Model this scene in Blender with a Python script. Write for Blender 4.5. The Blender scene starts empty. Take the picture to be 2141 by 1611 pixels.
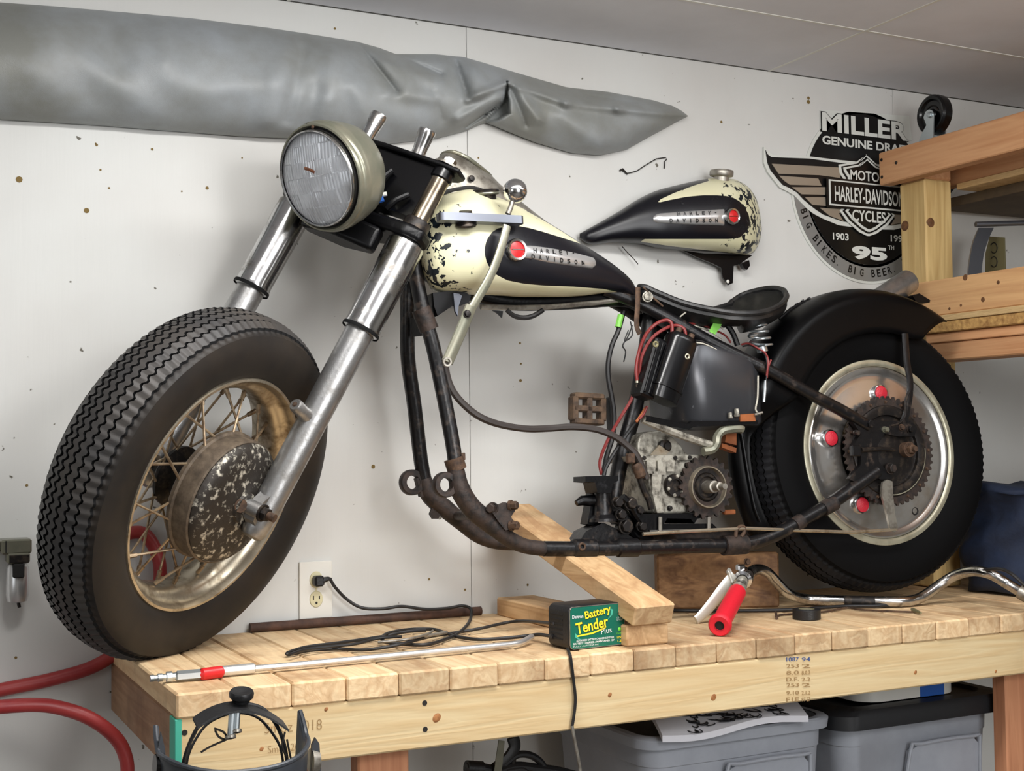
import bpy, bmesh, math, random
from mathutils import Vector as V, Matrix
from mathutils.bvhtree import BVHTree

random.seed(7)
SC = bpy.context.scene
COL = SC.collection
PI = math.pi
sin, cos, rad = math.sin, math.cos, math.radians

# ------------------------------------------------------------------ camera
IW, IH = 2141, 1611
FOC = 2711.36
CC = V((-0.4178, -1.9683, 0.3681))
YAW, PIT, ROL = 0.46287, 0.04360, -0.01094
CF = V((sin(YAW)*cos(PIT), cos(YAW)*cos(PIT), sin(PIT)))
_r = V((cos(YAW), -sin(YAW), 0)); _u = _r.cross(CF)
CR = _r*cos(ROL) + _u*sin(ROL)
CU = _u*cos(ROL) - _r*sin(ROL)
cam = bpy.data.cameras.new('camera'); camo = bpy.data.objects.new('camera', cam); COL.objects.link(camo)
cam.sensor_fit = 'HORIZONTAL'; cam.sensor_width = 36.0; cam.lens = FOC*36.0/IW
cam.clip_start = 0.05; cam.clip_end = 50
mw = Matrix.Identity(4)
for i in range(3):
    mw[i][0] = CR[i]; mw[i][1] = CU[i]; mw[i][2] = -CF[i]; mw[i][3] = CC[i]
camo.matrix_world = mw
SC.camera = camo

# ------------------------------------------------------------------ world, lights, exposure
wd = bpy.data.worlds.new('world'); SC.world = wd; wd.use_nodes = True
wd.node_tree.nodes['Background'].inputs[0].default_value = (0.62, 0.68, 0.75, 1)
wd.node_tree.nodes['Background'].inputs[1].default_value = 0.10
SC.view_settings.view_transform = 'Standard'
SC.view_settings.look = 'None'
SC.view_settings.gamma = 1.0
SC.view_settings.use_curve_mapping = False
SC.view_settings.exposure = -0.08

def area(name, loc, target, sx, sy, power, col):
    l = bpy.data.lights.new(name, 'AREA'); l.shape = 'RECTANGLE'; l.size = sx; l.size_y = sy
    l.energy = power; l.color = col
    o = bpy.data.objects.new(name, l); COL.objects.link(o); o.location = loc
    d = (V(target)-V(loc)).normalized()
    o.rotation_euler = d.to_track_quat('-Z', 'Y').to_euler()
    return o
def lamp(name, loc, r, power, col):
    l = bpy.data.lights.new(name, 'POINT'); l.shadow_soft_size = r; l.energy = power; l.color = col
    o = bpy.data.objects.new(name, l); COL.objects.link(o); o.location = loc
    return o
area('fluorescent_light', (0.45, -0.42, 1.235), (0.45, -0.30, 0), 1.25, 0.20, 25, (1.0, 0.985, 0.965))
area('fluorescent_light', (1.75, -0.85, 1.235), (1.75, -0.65, 0), 1.0, 0.22, 9, (0.95, 0.98, 1.0))
lamp('ceiling_fill_light', (0.55, -2.1, 0.95), .22, 48, (1.0, .98, .96))  # unseen point light added to brighten the ceiling
area('left_fill_light', (-2.4, -2.0, 0.60), (0.8, 0.3, 0.35), 1.2, 1.1, 9, (0.93, 0.97, 1.0))  # soft fill added from the left, no window is there
area('front_fill_light', (1.05, -3.4, 0.50), (0.95, 0.5, 0.35), 1.1, 1.5, 38, (0.98, 0.99, 1.0))  # frontal fill added for brightness and highlights, no doorway is there

# ------------------------------------------------------------------ picture ray -> point on a plane of the place
def ray(px, py):
    return CF + CR*((px-IW/2)/FOC) + CU*((IH/2-py)/FOC)
def on(px, py, P, n):
    d = ray(px, py)
    return CC + d*((P-CC).dot(n)/d.dot(n))
def PX(px, py, x): return on(px, py, V((x, 0, 0)), V((1, 0, 0)))
def PY(px, py, y): return on(px, py, V((0, y, 0)), V((0, 1, 0)))
def PZ(px, py, z): return on(px, py, V((0, 0, z)), V((0, 0, 1)))
def proj(P):
    d = P-CC; z = d.dot(CF)
    return (IW/2+FOC*d.dot(CR)/z, IH/2-FOC*d.dot(CU)/z)
def nvec(el, az):
    el = rad(el); az = rad(az)
    return V((sin(az)*cos(el), -cos(az)*cos(el), sin(el)))

# ------------------------------------------------------------------ mesh building
OFF = {}
class MB:
    def __init__(s):
        s.v = []; s.f = []; s.m = []
    def add(s, vs, fs, mi=0):
        b = len(s.v); s.v += [V(p) for p in vs]
        for f in fs: s.f.append(tuple(b+i for i in f)); s.m.append(mi)
        return s
    def tube(s, pts, r, n=10, cap=True, closed=False, mi=0, sq=None):
        pts = [V(p) for p in pts]; k = len(pts)
        R = r if isinstance(r, (list, tuple)) else [r]*k
        tan = []
        for i in range(k):
            a = pts[i-1] if (i > 0 or closed) else pts[i]
            b = pts[(i+1) % k] if (i < k-1 or closed) else pts[i]
            t = (b-a)
            tan.append(t.normalized() if t.length > 1e-9 else V((0, 0, 1)))
        ref = V((0, 0, 1)) if abs(tan[0].z) < .9 else V((1, 0, 0))
        u = (ref - tan[0]*ref.dot(tan[0])).normalized()
        vs = []
        for i in range(k):
            u = (u - tan[i]*u.dot(tan[i]))
            u = u.normalized() if u.length > 1e-6 else tan[i].orthogonal().normalized()
            w = tan[i].cross(u)
            for j in range(n):
                a = 2*PI*j/n
                q = 1.0 if sq is None else sq
                vs.append(pts[i] + (u*cos(a) + w*sin(a)*q)*R[i])
        fs = []
        kk = k if closed else k-1
        for i in range(kk):
            for j in range(n):
                a = i*n+j; b = i*n+(j+1) % n; i2 = (i+1) % k
                fs.append((a, b, i2*n+(j+1) % n, i2*n+j))
        if cap and not closed:
            fs.append(tuple(range(n-1, -1, -1))); fs.append(tuple((k-1)*n+j for j in range(n)))
        return s.add(vs, fs, mi)
    def box(s, c, ax, ay, az, hx, hy, hz, bev=0.0, mi=0):
        c = V(c); ax = V(ax).normalized(); ay = V(ay).normalized(); az = V(az).normalized()
        b = min(bev, hx*.49, hy*.49, hz*.49)
        if b <= 0:
            vs = [c+ax*(i*hx)+ay*(j*hy)+az*(k*hz) for i in (-1, 1) for j in (-1, 1) for k in (-1, 1)]
            fs = [(0, 1, 3, 2), (4, 6, 7, 5), (0, 4, 5, 1), (2, 3, 7, 6), (0, 2, 6, 4), (1, 5, 7, 3)]
            return s.add(vs, fs, mi)
        vs = []; idx = {}
        H = (hx, hy, hz); A = (ax, ay, az)
        for i in (-1, 1):
            for j in (-1, 1):
                for k in (-1, 1):
                    sg = (i, j, k)
                    for d in range(3):
                        p = c.copy()
                        for e in range(3):
                            p += A[e]*(sg[e]*(H[e] if e == d else H[e]-b))
                        idx[(i, j, k, d)] = len(vs); vs.append(p)
        fs = []
        for d in range(3):
            e, g = (d+1) % 3, (d+2) % 3
            for sd in (-1, 1):
                q = []
                for (se, sg_) in ((-1, -1), (1, -1), (1, 1), (-1, 1)):
                    t = [0, 0, 0]; t[d] = sd; t[e] = se; t[g] = sg_
                    q.append(idx[(t[0], t[1], t[2], d)])
                fs.append(tuple(q) if sd > 0 else tuple(q[::-1]))
        for d in range(3):
            e, g = (d+1) % 3, (d+2) % 3
            for se in (-1, 1):
                for sg_ in (-1, 1):
                    t0 = [0, 0, 0]; t0[e] = se; t0[g] = sg_
                    a = t0[:]; a[d] = -1; bb = t0[:]; bb[d] = 1
                    q = (idx[(*a, e)], idx[(*bb, e)], idx[(*bb, g)], idx[(*a, g)])
                    fs.append(q if se*sg_ > 0 else q[::-1])
        for i in (-1, 1):
            for j in (-1, 1):
                for k in (-1, 1):
                    q = (idx[(i, j, k, 0)], idx[(i, j, k, 1)], idx[(i, j, k, 2)])
                    fs.append(q if i*j*k > 0 else q[::-1])
        return s.add(vs, fs, mi)
    def abox(s, x0, x1, y0, y1, z0, z1, bev=0.0, mi=0):
        return s.box(((x0+x1)/2, (y0+y1)/2, (z0+z1)/2), (1, 0, 0), (0, 1, 0), (0, 0, 1), abs(x1-x0)/2, abs(y1-y0)/2, abs(z1-z0)/2, bev, mi)
    def prism(s, pts, d, mi=0, mside=None):
        pts = [V(p) for p in pts]; d = V(d); n = len(pts)
        nn = V((0, 0, 0))
        for i in range(n):
            nn += pts[i].cross(pts[(i+1) % n])
        if nn.dot(d) < 0: pts = pts[::-1]
        vs = pts + [p+d for p in pts]
        b = len(s.v); s.v += vs
        s.f.append(tuple(b+i for i in range(n-1, -1, -1))); s.m.append(mi)
        s.f.append(tuple(b+n+i for i in range(n))); s.m.append(mi)
        for i in range(n):
            j = (i+1) % n
            s.f.append((b+i, b+j, b+n+j, b+n+i)); s.m.append(mi if mside is None else mside)
        return s
    def lathe(s, prof, o, ax, n=32, closed=False, mi=0, arc=None, ref=None, sy=1.0):
        o = V(o); ax = V(ax).normalized()
        u = V(ref) if ref is not None else ax.orthogonal()
        u = (u - ax*u.dot(ax)).normalized(); w = ax.cross(u)
        a0, a1 = arc if arc else (0, 2*PI)
        m = n if not arc else n+1
        vs = []
        for (r, h) in prof:
            for j in range(m):
                a = a0+(a1-a0)*j/n
                vs.append(o+ax*h+(u*cos(a)+w*sin(a)*sy)*max(r, 0))
        fs = []
        k = len(prof)
        for i in range(k if closed else k-1):
            i2 = (i+1) % k
            for j in range(n):
                j2 = (j+1) % m
                fs.append((i*m+j, i*m+j2, i2*m+j2, i2*m+j))
        return s.add(vs, fs, mi)
    def ball(s, c, r, n=24, k=14, mi=0):
        return s.lathe([(r*sin(PI*i/k), -r*cos(PI*i/k)) for i in range(k+1)], c, (0, 0, 1), n, mi=mi)
    def grid(s, fn, nu, nv, cu=False, cv=False, mi=0):
        vs = [fn(i, j) for i in range(nu) for j in range(nv)]
        fs = []
        for i in range(nu if cu else nu-1):
            for j in range(nv if cv else nv-1):
                i2 = (i+1) % nu; j2 = (j+1) % nv
                fs.append((i*nv+j, i2*nv+j, i2*nv+j2, i*nv+j2))
        return s.add(vs, fs, mi)
    def bolt(s, c, ax, r, h, mi=0):
        c = V(c); ax = V(ax).normalized()
        s.lathe([(0, -h*.2), (r*1.25, -h*.2), (r*1.25, h*.15), (r, h*.15)], c, ax, 16, mi=mi)
        s.lathe([(r, h*.1), (r, h*.9), (r*.85, h), (0, h)], c, ax, 6, mi=mi)
        return s
    def build(s, name, mat, parent=None, smooth=35, base=None, weld=0.0, recalc=True):
        me = bpy.data.meshes.new(name)
        if parent is not None:
            off = OFF[parent.name]
        elif base is not None:
            off = V(base)
        else:
            xs = [p.x for p in s.v]; ys = [p.y for p in s.v]; zs = [p.z for p in s.v]
            off = V(((min(xs)+max(xs))/2, (min(ys)+max(ys))/2, min(zs)))
        me.from_pydata([p-off for p in s.v], [], s.f)
        mats = mat if isinstance(mat, (list, tuple)) else [mat]
        for m in mats: me.materials.append(m)
        if len(mats) > 1: me.polygons.foreach_set('material_index', s.m)
        if recalc or weld:
            bm = bmesh.new(); bm.from_mesh(me)
            if weld: bmesh.ops.remove_doubles(bm, verts=bm.verts, dist=weld)
            if recalc: bmesh.ops.recalc_face_normals(bm, faces=bm.faces)
            bm.to_mesh(me); bm.free()
        if smooth:
            me.polygons.foreach_set('use_smooth', [True]*len(me.polygons))
            if smooth < 180: me.set_sharp_from_angle(angle=rad(smooth))
        me.update()
        o = bpy.data.objects.new(name, me); COL.objects.link(o)
        if parent is not None:
            o.parent = parent; OFF[o.name] = off
        else:
            o.location = off; OFF[o.name] = off
        return o

def empty(name, loc):
    o = bpy.data.objects.new(name, None); COL.objects.link(o); o.location = loc
    o.empty_display_size = .05; OFF[o.name] = V(loc)
    return o
def tag(o, label=None, cat=None, group=None, kind=None):
    if label: o['label'] = label
    if cat: o['category'] = cat
    if group: o['group'] = group
    if kind: o['kind'] = kind
    return o
def inst(name, mesh, parent, mat4):
    """one more piece sharing a mesh; mat4 in world space"""
    o = bpy.data.objects.new(name, mesh); COL.objects.link(o)
    m = mat4.copy()
    if parent is not None:
        o.parent = parent; m.translation = m.translation - OFF[parent.name]
    o.matrix_basis = m
    return o
def mcol(e1, e2, e3, t):
    m = Matrix.Identity(4)
    for i in range(3):
        m[i][0] = e1[i]; m[i][1] = e2[i]; m[i][2] = e3[i]; m[i][3] = t[i]
    return m
def spline(pts, k=6):
    P = [V(p) for p in pts]; n = len(P); out = []
    for i in range(n-1):
        p0 = P[max(i-1, 0)]; p1 = P[i]; p2 = P[i+1]; p3 = P[min(i+2, n-1)]
        for j in range(k):
            t = j/k; t2 = t*t; t3 = t2*t
            out.append(.5*((2*p1)+(p2-p0)*t+(2*p0-5*p1+4*p2-p3)*t2+(3*p1-p0-3*p2+p3)*t3))
    out.append(P[-1].copy()); return out
def lerp_tab(tab, x):
    if x <= tab[0][0]: return tab[0][1]
    for (a, b), (c, d) in zip(tab, tab[1:]):
        if x <= c: return b+(d-b)*(x-a)/(c-a)
    return tab[-1][1]
def smooth_tab(tab, x):
    """monotone-ish cubic through a table"""
    n = len(tab)
    if x <= tab[0][0]: return tab[0][1]
    if x >= tab[-1][0]: return tab[-1][1]
    for i in range(n-1):
        if tab[i][0] <= x <= tab[i+1][0]:
            h = tab[i+1][0]-tab[i][0]; t = (x-tab[i][0])/h
            def sl(k):
                if k == 0: return (tab[1][1]-tab[0][1])/(tab[1][0]-tab[0][0])
                if k == n-1: return (tab[-1][1]-tab[-2][1])/(tab[-1][0]-tab[-2][0])
                a = (tab[k][1]-tab[k-1][1])/(tab[k][0]-tab[k-1][0]); b = (tab[k+1][1]-tab[k][1])/(tab[k+1][0]-tab[k][0])
                return 0 if a*b <= 0 else 2*a*b/(a+b)
            m0 = sl(i)*h; m1 = sl(i+1)*h
            return (2*t**3-3*t*t+1)*tab[i][1]+(t**3-2*t*t+t)*m0+(-2*t**3+3*t*t)*tab[i+1][1]+(t**3-t*t)*m1
def sdpoly(x, y, P):
    d = 1e9; c = False; n = len(P)
    for i in range(n):
        ax, ay = P[i]; bx, by = P[(i+1) % n]
        ex, ey = bx-ax, by-ay; wx, wy = x-ax, y-ay
        t = max(0, min(1, (wx*ex+wy*ey)/(ex*ex+ey*ey+1e-12)))
        d = min(d, (wx-ex*t)**2+(wy-ey*t)**2)
        if (ay > y) != (by > y) and x < (bx-ax)*(y-ay)/(by-ay)+ax: c = not c
    return math.sqrt(d)*(1 if c else -1)

def text_mesh(mb, body, o, ux, uy, w=None, h=None, ext=0.0006, bold=0.0, mi=0, center=False):
    """lettering from the built-in font, scaled to width w and height h, laid on the plane (o, ux, uy)"""
    cu = bpy.data.curves.new('lettering', 'FONT'); cu.body = body; cu.size = 1; cu.offset = bold; cu.resolution_u = 3
    ob = bpy.data.objects.new('lettering', cu); COL.objects.link(ob)
    dg = bpy.context.evaluated_depsgraph_get()
    me = bpy.data.meshes.new_from_object(ob.evaluated_get(dg))
    vs = [v.co.copy() for v in me.vertices]; fs = [tuple(p.vertices) for p in me.polygons]
    bpy.data.objects.remove(ob); bpy.data.curves.remove(cu); bpy.data.meshes.remove(me)
    if not vs: return mb
    x0 = min(v.x for v in vs); x1 = max(v.x for v in vs); y0 = min(v.y for v in vs); y1 = max(v.y for v in vs)
    sx = w/(x1-x0) if w else None; sy = h/(y1-y0) if h else None
    if sx is None: sx = sy
    if sy is None: sy = sx
    ux = V(ux).normalized(); uy = V(uy).normalized(); n = ux.cross(uy).normalized(); o = V(o)
    cx = (x0+x1)/2 if center else x0
    out = [o+ux*((v.x-cx)*sx)+uy*((v.y-y0)*sy)+n*ext for v in vs]
    return mb.add(out, fs, mi)

# ------------------------------------------------------------------ materials
def s2l(c):
    return tuple(((x/255)/12.92 if x/255 <= .04045 else ((x/255+.055)/1.055)**2.4) for x in c)
def newmat(name):
    m = bpy.data.materials.new(name); m.use_nodes = True
    nt = m.node_tree; b = nt.nodes['Principled BSDF']
    return m, nt, b
def N(nt, t, **kw):
    n = nt.nodes.new(t)
    for k, v in kw.items(): setattr(n, k, v)
    return n
def ramp(nt, stops):
    r = nt.nodes.new('ShaderNodeValToRGB'); e = r.color_ramp.elements
    while len(e) < len(stops): e.new(.5)
    for i, (p, c) in enumerate(stops):
        e[i].position = p; e[i].color = (*c, 1) if len(c) == 3 else c
    return r
def mat(name, col, rough=.5, metal=0.0, col2=None, scale=30, amt=.5, bump=0.0, bscale=None, spec=.5, rough2=None, detail=6, lo=.35, hi=.65, coat=0, stretch=None):
    """plain or two-tone worn surface: col where clean, col2 where noise says dirt or wear"""
    m, nt, b = newmat(name)
    c1 = s2l(col)
    b.inputs['Base Color'].default_value = (*c1, 1); b.inputs['Roughness'].default_value = rough
    b.inputs['Metallic'].default_value = metal; b.inputs['Specular IOR Level'].default_value = spec
    if coat: b.inputs['Coat Weight'].default_value = coat; b.inputs['Coat Roughness'].default_value = .08
    tc = N(nt, 'ShaderNodeTexCoord'); src = tc.outputs['Object']
    if stretch:
        mp = N(nt, 'ShaderNodeMapping'); mp.inputs['Scale'].default_value = stretch
        nt.links.new(src, mp.inputs[0]); src = mp.outputs[0]
    if col2 is not None:
        no = N(nt, 'ShaderNodeTexNoise'); no.inputs['Scale'].default_value = scale; no.inputs['Detail'].default_value = detail; no.inputs['Roughness'].default_value = .62
        nt.links.new(src, no.inputs['Vector'])
        r = ramp(nt, [(lo, c1), (hi, tuple(a+(d-a)*amt for a, d in zip(c1, s2l(col2))))])
        nt.links.new(no.outputs['Fac'], r.inputs[0]); nt.links.new(r.outputs[0], b.inputs['Base Color'])
        if rough2 is not None:
            rr = ramp(nt, [(lo, (rough,)*3), (hi, (rough2,)*3)])
            nt.links.new(no.outputs['Fac'], rr.inputs[0]); nt.links.new(rr.outputs[0], b.inputs['Roughness'])
    if bump:
        n2 = N(nt, 'ShaderNodeTexNoise'); n2.inputs['Scale'].default_value = bscale or scale*2; n2.inputs['Detail'].default_value = 4
        nt.links.new(src, n2.inputs['Vector'])
        bp = N(nt, 'ShaderNodeBump'); bp.inputs['Strength'].default_value = 1.0; bp.inputs['Distance'].default_value = bump
        nt.links.new(n2.outputs['Fac'], bp.inputs['Height']); nt.links.new(bp.outputs[0], b.inputs['Normal'])
    return m
def wood(name, light, dark, knot, axis='Y', knots=True, rough=.62, stain=None):
    """pine: long stretched grain along one axis, growth bands, a few knots, tone shifts from piece to piece"""
    m, nt, b = newmat(name); L = nt.links.new
    tc = N(nt, 'ShaderNodeTexCoord'); oi = N(nt, 'ShaderNodeObjectInfo')
    add = N(nt, 'ShaderNodeVectorMath', operation='ADD')
    sc = N(nt, 'ShaderNodeVectorMath', operation='SCALE'); sc.inputs[0].default_value = (7, 11, 5)
    L(oi.outputs['Random'], sc.inputs['Scale']); L(tc.outputs['Object'], add.inputs[0]); L(sc.outputs[0], add.inputs[1])
    mp = N(nt, 'ShaderNodeMapping')
    s = {'X': (1.6, 26, 26), 'Y': (26, 1.6, 26), 'Z': (26, 26, 1.6)}[axis]
    mp.inputs['Scale'].default_value = s; L(add.outputs[0], mp.inputs[0])
    n1 = N(nt, 'ShaderNodeTexNoise'); n1.inputs['Scale'].default_value = 1.0; n1.inputs['Detail'].default_value = 3; n1.inputs['Distortion'].default_value = .6
    L(mp.outputs[0], n1.inputs['Vector'])
    mu = N(nt, 'ShaderNodeMath', operation='MULTIPLY'); mu.inputs[1].default_value = 9; L(n1.outputs['Fac'], mu.inputs[0])
    fr = N(nt, 'ShaderNodeMath', operation='PINGPONG'); fr.inputs[1].default_value = 1; L(mu.outputs[0], fr.inputs[0])
    n2 = N(nt, 'ShaderNodeTexNoise'); n2.inputs['Scale'].default_value = 5; n2.inputs['Detail'].default_value = 6; L(mp.outputs[0], n2.inputs['Vector'])
    mx = N(nt, 'ShaderNodeMath', operation='MULTIPLY_ADD'); mx.inputs[1].default_value = .45; L(fr.outputs[0], mx.inputs[0])
    m3 = N(nt, 'ShaderNodeMath', operation='MULTIPLY'); m3.inputs[1].default_value = .55; L(n2.outputs['Fac'], m3.inputs[0]); L(m3.outputs[0], mx.inputs[2])
    l, d, k = s2l(light), s2l(dark), s2l(knot)
    r = ramp(nt, [(.2, l), (.85, d)]); L(mx.outputs[0], r.inputs[0])
    out = r.outputs[0]
    if stain:
        n4 = N(nt, 'ShaderNodeTexNoise'); n4.inputs['Scale'].default_value = 7; n4.inputs['Detail'].default_value = 7; n4.inputs['Roughness'].default_value = .65
        L(add.outputs[0], n4.inputs['Vector'])
        rs = ramp(nt, [(.47, (0, 0, 0)), (.70, (.8, .8, .8))]); L(n4.outputs['Fac'], rs.inputs[0])
        ms = N(nt, 'ShaderNodeMix', data_type='RGBA'); L(rs.outputs[0], ms.inputs[0]); L(out, ms.inputs[6]); ms.inputs[7].default_value = (*s2l(stain), 1); out = ms.outputs[2]
    if knots:
        vo = N(nt, 'ShaderNodeTexVoronoi'); vo.inputs['Scale'].default_value = 3.1; L(add.outputs[0], vo.inputs['Vector'])
        rk = ramp(nt, [(.035, (1, 1, 1)), (.075, (0, 0, 0))]); L(vo.outputs['Distance'], rk.inputs[0])
        mk = N(nt, 'ShaderNodeMix', data_type='RGBA'); L(rk.outputs[0], mk.inputs[0]); L(out, mk.inputs[6]); mk.inputs[7].default_value = (*k, 1); out = mk.outputs[2]
    hs = N(nt, 'ShaderNodeHueSaturation'); hs.inputs['Saturation'].default_value = .92
    v = N(nt, 'ShaderNodeMath', operation='MULTIPLY_ADD'); v.inputs[1].default_value = .36; v.inputs[2].default_value = .78; L(oi.outputs['Random'], v.inputs[0])
    L(v.outputs[0], hs.inputs['Value']); L(out, hs.inputs['Color']); L(hs.outputs[0], b.inputs['Base Color'])
    b.inputs['Roughness'].default_value = rough; b.inputs['Specular IOR Level'].default_value = .3
    bp = N(nt, 'ShaderNodeBump'); bp.inputs['Distance'].default_value = .0006; L(mx.outputs[0], bp.inputs['Height']); L(bp.outputs[0], b.inputs['Normal'])
    return m

M = {}
M['black_paint'] = mat('black_paint', (7, 7, 9), .36, 0, (60, 60, 64), 55, .45, lo=.62, hi=.8, spec=.25, bump=.0004, bscale=150)
M['black_gloss'] = mat('black_gloss', (6, 6, 8), .22, spec=.5)
M['fender_black'] = mat('fender_black', (5, 5, 6), .36, 0, (26, 26, 28), 30, .5, lo=.6, hi=.85, spec=.16)
M['frame_black'] = mat('frame_black', (15, 14, 16), .36, .1, (96, 82, 72), 42, .75, lo=.55, hi=.78, bump=.0008, bscale=90)
M['frame_rust'] = mat('frame_rust', (58, 46, 40), .6, .2, (24, 22, 22), 60, .9, lo=.42, hi=.62, bump=.001, bscale=120)
M['rust'] = mat('rust', (98, 74, 56), .7, .3, (52, 40, 33), 70, .9, bump=.0008, bscale=160)
M['dark_metal'] = mat('dark_metal', (38, 35, 34), .45, .6, (90, 78, 66), 60, .8, lo=.5, hi=.72)
M['chrome'] = mat('chrome', (214, 214, 216), .13, 1, (120, 112, 100), 40, .7, lo=.55, hi=.8, rough2=.35)
M['chrome_worn'] = mat('chrome_worn', (196, 196, 196), .17, 1, (104, 94, 80), 26, .85, lo=.5, hi=.72, rough2=.45)
M['lever_alloy'] = mat('lever_alloy', (214, 212, 204), .42, .5)
M['fork_alloy'] = mat('fork_alloy', (176, 176, 176), .33, .9, (118, 114, 108), 30, .75, lo=.42, hi=.7, rough2=.5, bump=.0003, bscale=200)
M['fork_tube'] = mat('fork_tube', (150, 138, 122), .25, .95, (92, 76, 60), 22, .85, lo=.45, hi=.7)
M['cast_alloy'] = mat('cast_alloy', (176, 172, 160), .5, .5, (60, 54, 46), 44, .9, lo=.45, hi=.64, bump=.0012, bscale=90)
M['grey_alloy'] = mat('grey_alloy', (168, 163, 153), .40, .75, (96, 88, 78), 45, .8, lo=.45, hi=.68)
M['olive_metal'] = mat('olive_metal', (118, 119, 104), .30, .5, (138, 134, 118), 24, .8, spec=.5)
M['rim_front'] = mat('rim_front', (200, 190, 170), .28, .85, (120, 100, 74), 30, .9, lo=.46, hi=.7, rough2=.55)
M['ring_chrome'] = mat('ring_chrome', (210, 208, 205), .20, .92, (170, 150, 126), 14, .6, lo=.5, hi=.75)
M['rim_rear'] = mat('rim_rear', (188, 184, 162), .34, .6, (140, 132, 110), 30, .7, lo=.45, hi=.7)
M['spoke_metal'] = mat('spoke_metal', (170, 150, 122), .4, .6, (104, 82, 62), 60, .9)
M['drum_rust'] = mat('drum_rust', (112, 98, 82), .62, .3, (66, 56, 46), 50, .9, bump=.0005)
M['plate_scab'] = mat('plate_scab', (50, 45, 40), .5, .4, (206, 200, 184), 70, .9, lo=.53, hi=.64, bump=.0015, bscale=60, detail=12)
M['rubber'] = mat('rubber', (52, 51, 51), .5, 0, (72, 66, 60), 9, .8, spec=.35, lo=.35, hi=.75)
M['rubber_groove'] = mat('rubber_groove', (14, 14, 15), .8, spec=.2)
M['rubber_side'] = mat('rubber_side', (30, 28, 27), .52, 0, (56, 47, 38), 7, .7, spec=.3, lo=.4, hi=.75)
M['rubber_rear'] = mat('rubber_rear', (20, 20, 23), .6, 0, (40, 40, 42), 12, .6, spec=.2, lo=.4, hi=.8)
M['rubber_rear_side'] = mat('rubber_rear_side', (8, 8, 9), .7, spec=.10)
M['hose_black'] = mat('hose_black', (26, 25, 26), .5)
M['hose_brown'] = mat('hose_brown', (50, 43, 40), .55)
M['wire_red'] = mat('wire_red', (122, 40, 38), .42)
M['wire_white'] = mat('wire_white', (190, 186, 172), .5)
M['red'] = mat('red', (205, 32, 36), .35)
M['grip_red'] = mat('grip_red', (214, 26, 46), .5, bump=.0004, bscale=160)
M['reflector'] = mat('reflector', (196, 40, 56), .25, bump=.001, bscale=500)
M['red_hose'] = mat('red_hose', (156, 44, 46), .42, 0, (178, 70, 66), 16, .7)
M['tape_green'] = mat('tape_green', (126, 200, 84), .5)
M['orange'] = mat('orange', (164, 92, 44), .6, 0, (120, 66, 34), 30, .7)
M['pedal_rubber'] = mat('pedal_rubber', (98, 76, 56), .7, 0, (48, 36, 28), 60, .9, bump=.001)
M['seat_leather'] = mat('seat_leather', (24, 24, 25), .45, 0, (66, 64, 60), 20, .7, lo=.5, hi=.75, bump=.0003, bscale=220)
M['zinc'] = mat('zinc', (196, 204, 208), .3, .9)
M['tank_grey'] = mat('tank_grey', (62, 63, 67), .28, .4, (150, 152, 156), 70, .7, lo=.66, hi=.72, spec=.7)
M['wall'] = None
M['plank'] = wood('plank', (236, 206, 158), (208, 166, 116), (120, 74, 40), 'Y', False, stain=(150, 108, 66))
M['board'] = wood('board', (238, 212, 160), (224, 188, 130), (128, 78, 40), 'X', False)
M['end_board'] = wood('end_board', (176, 136, 100), (146, 106, 74), (90, 60, 36), 'Y', False, stain=(120, 86, 60))
M['stud'] = wood('stud', (222, 184, 132), (190, 146, 96), (120, 74, 40), 'Y', True, stain=(160, 112, 66))
M['beam'] = wood('beam', (214, 158, 106), (194, 132, 80), (120, 66, 34), 'Y', False)
M['beam_pale'] = wood('beam_pale', (222, 172, 112), (200, 146, 90), (110, 66, 38), 'Y', True)
M['post'] = wood('post', (216, 184, 118), (184, 148, 84), (96, 62, 38), 'Z', True)
M['leg'] = wood('leg', (196, 132, 88), (170, 106, 66), (110, 66, 40), 'Z', False)
M['dark_block'] = wood('dark_block', (184, 136, 84), (116, 76, 42), (48, 30, 20), 'X', True, stain=(70, 44, 26))
M['ply'] = mat('ply', (214, 184, 134), .7, 0, (176, 140, 92), 40, .8, stretch=(1, 1, 30))
M['osb'] = mat('osb', (206, 164, 100), .75, 0, (140, 98, 54), 70, .9, bump=.002, bscale=60)
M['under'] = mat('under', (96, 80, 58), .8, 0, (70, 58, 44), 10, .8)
M['ceiling'] = mat('ceiling', (226, 226, 231), .8, 0, (214, 213, 217), 3, .8)
M['floor'] = mat('floor', (110, 106, 100), .7, 0, (84, 80, 76), 4, .8)
M['room_wall'] = mat('room_wall', (190, 188, 182), .8)
M['cover'] = mat('cover', (154, 159, 163), .42, 0, (122, 122, 114), 4, .85, bump=.0004, bscale=900, spec=.45)
M['white_plastic'] = mat('white_plastic', (222, 220, 212), .4)
M['ivory'] = mat('ivory', (206, 198, 160), .4)
M['slot'] = mat('slot', (20, 19, 18), .7)
M['tote'] = mat('tote', (158, 162, 170), .45, 0, (146, 150, 158), 12, .8, spec=.4)
M['tote_dark'] = mat('tote_dark', (104, 106, 110), .5)
M['lid_black'] = mat('lid_black', (24, 25, 28), .5)
M['paper'] = mat('paper', (216, 216, 222), .6)
M['ink'] = mat('ink', (22, 22, 26), .6)
M['blue_tape'] = mat('blue_tape', (38, 92, 176), .5)
M['blue_cloth'] = mat('blue_cloth', (22, 38, 66), .8, 0, (12, 20, 38), 7, .9, bump=.004, bscale=24)
M['teal'] = mat('teal', (70, 176, 150), .6)
M['case_black'] = mat('case_black', (22, 22, 24), .42, bump=.0004, bscale=300)
M['label_green'] = mat('label_green', (16, 104, 84), .35)
M['yellow'] = mat('yellow', (246, 226, 50), .4)
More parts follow.
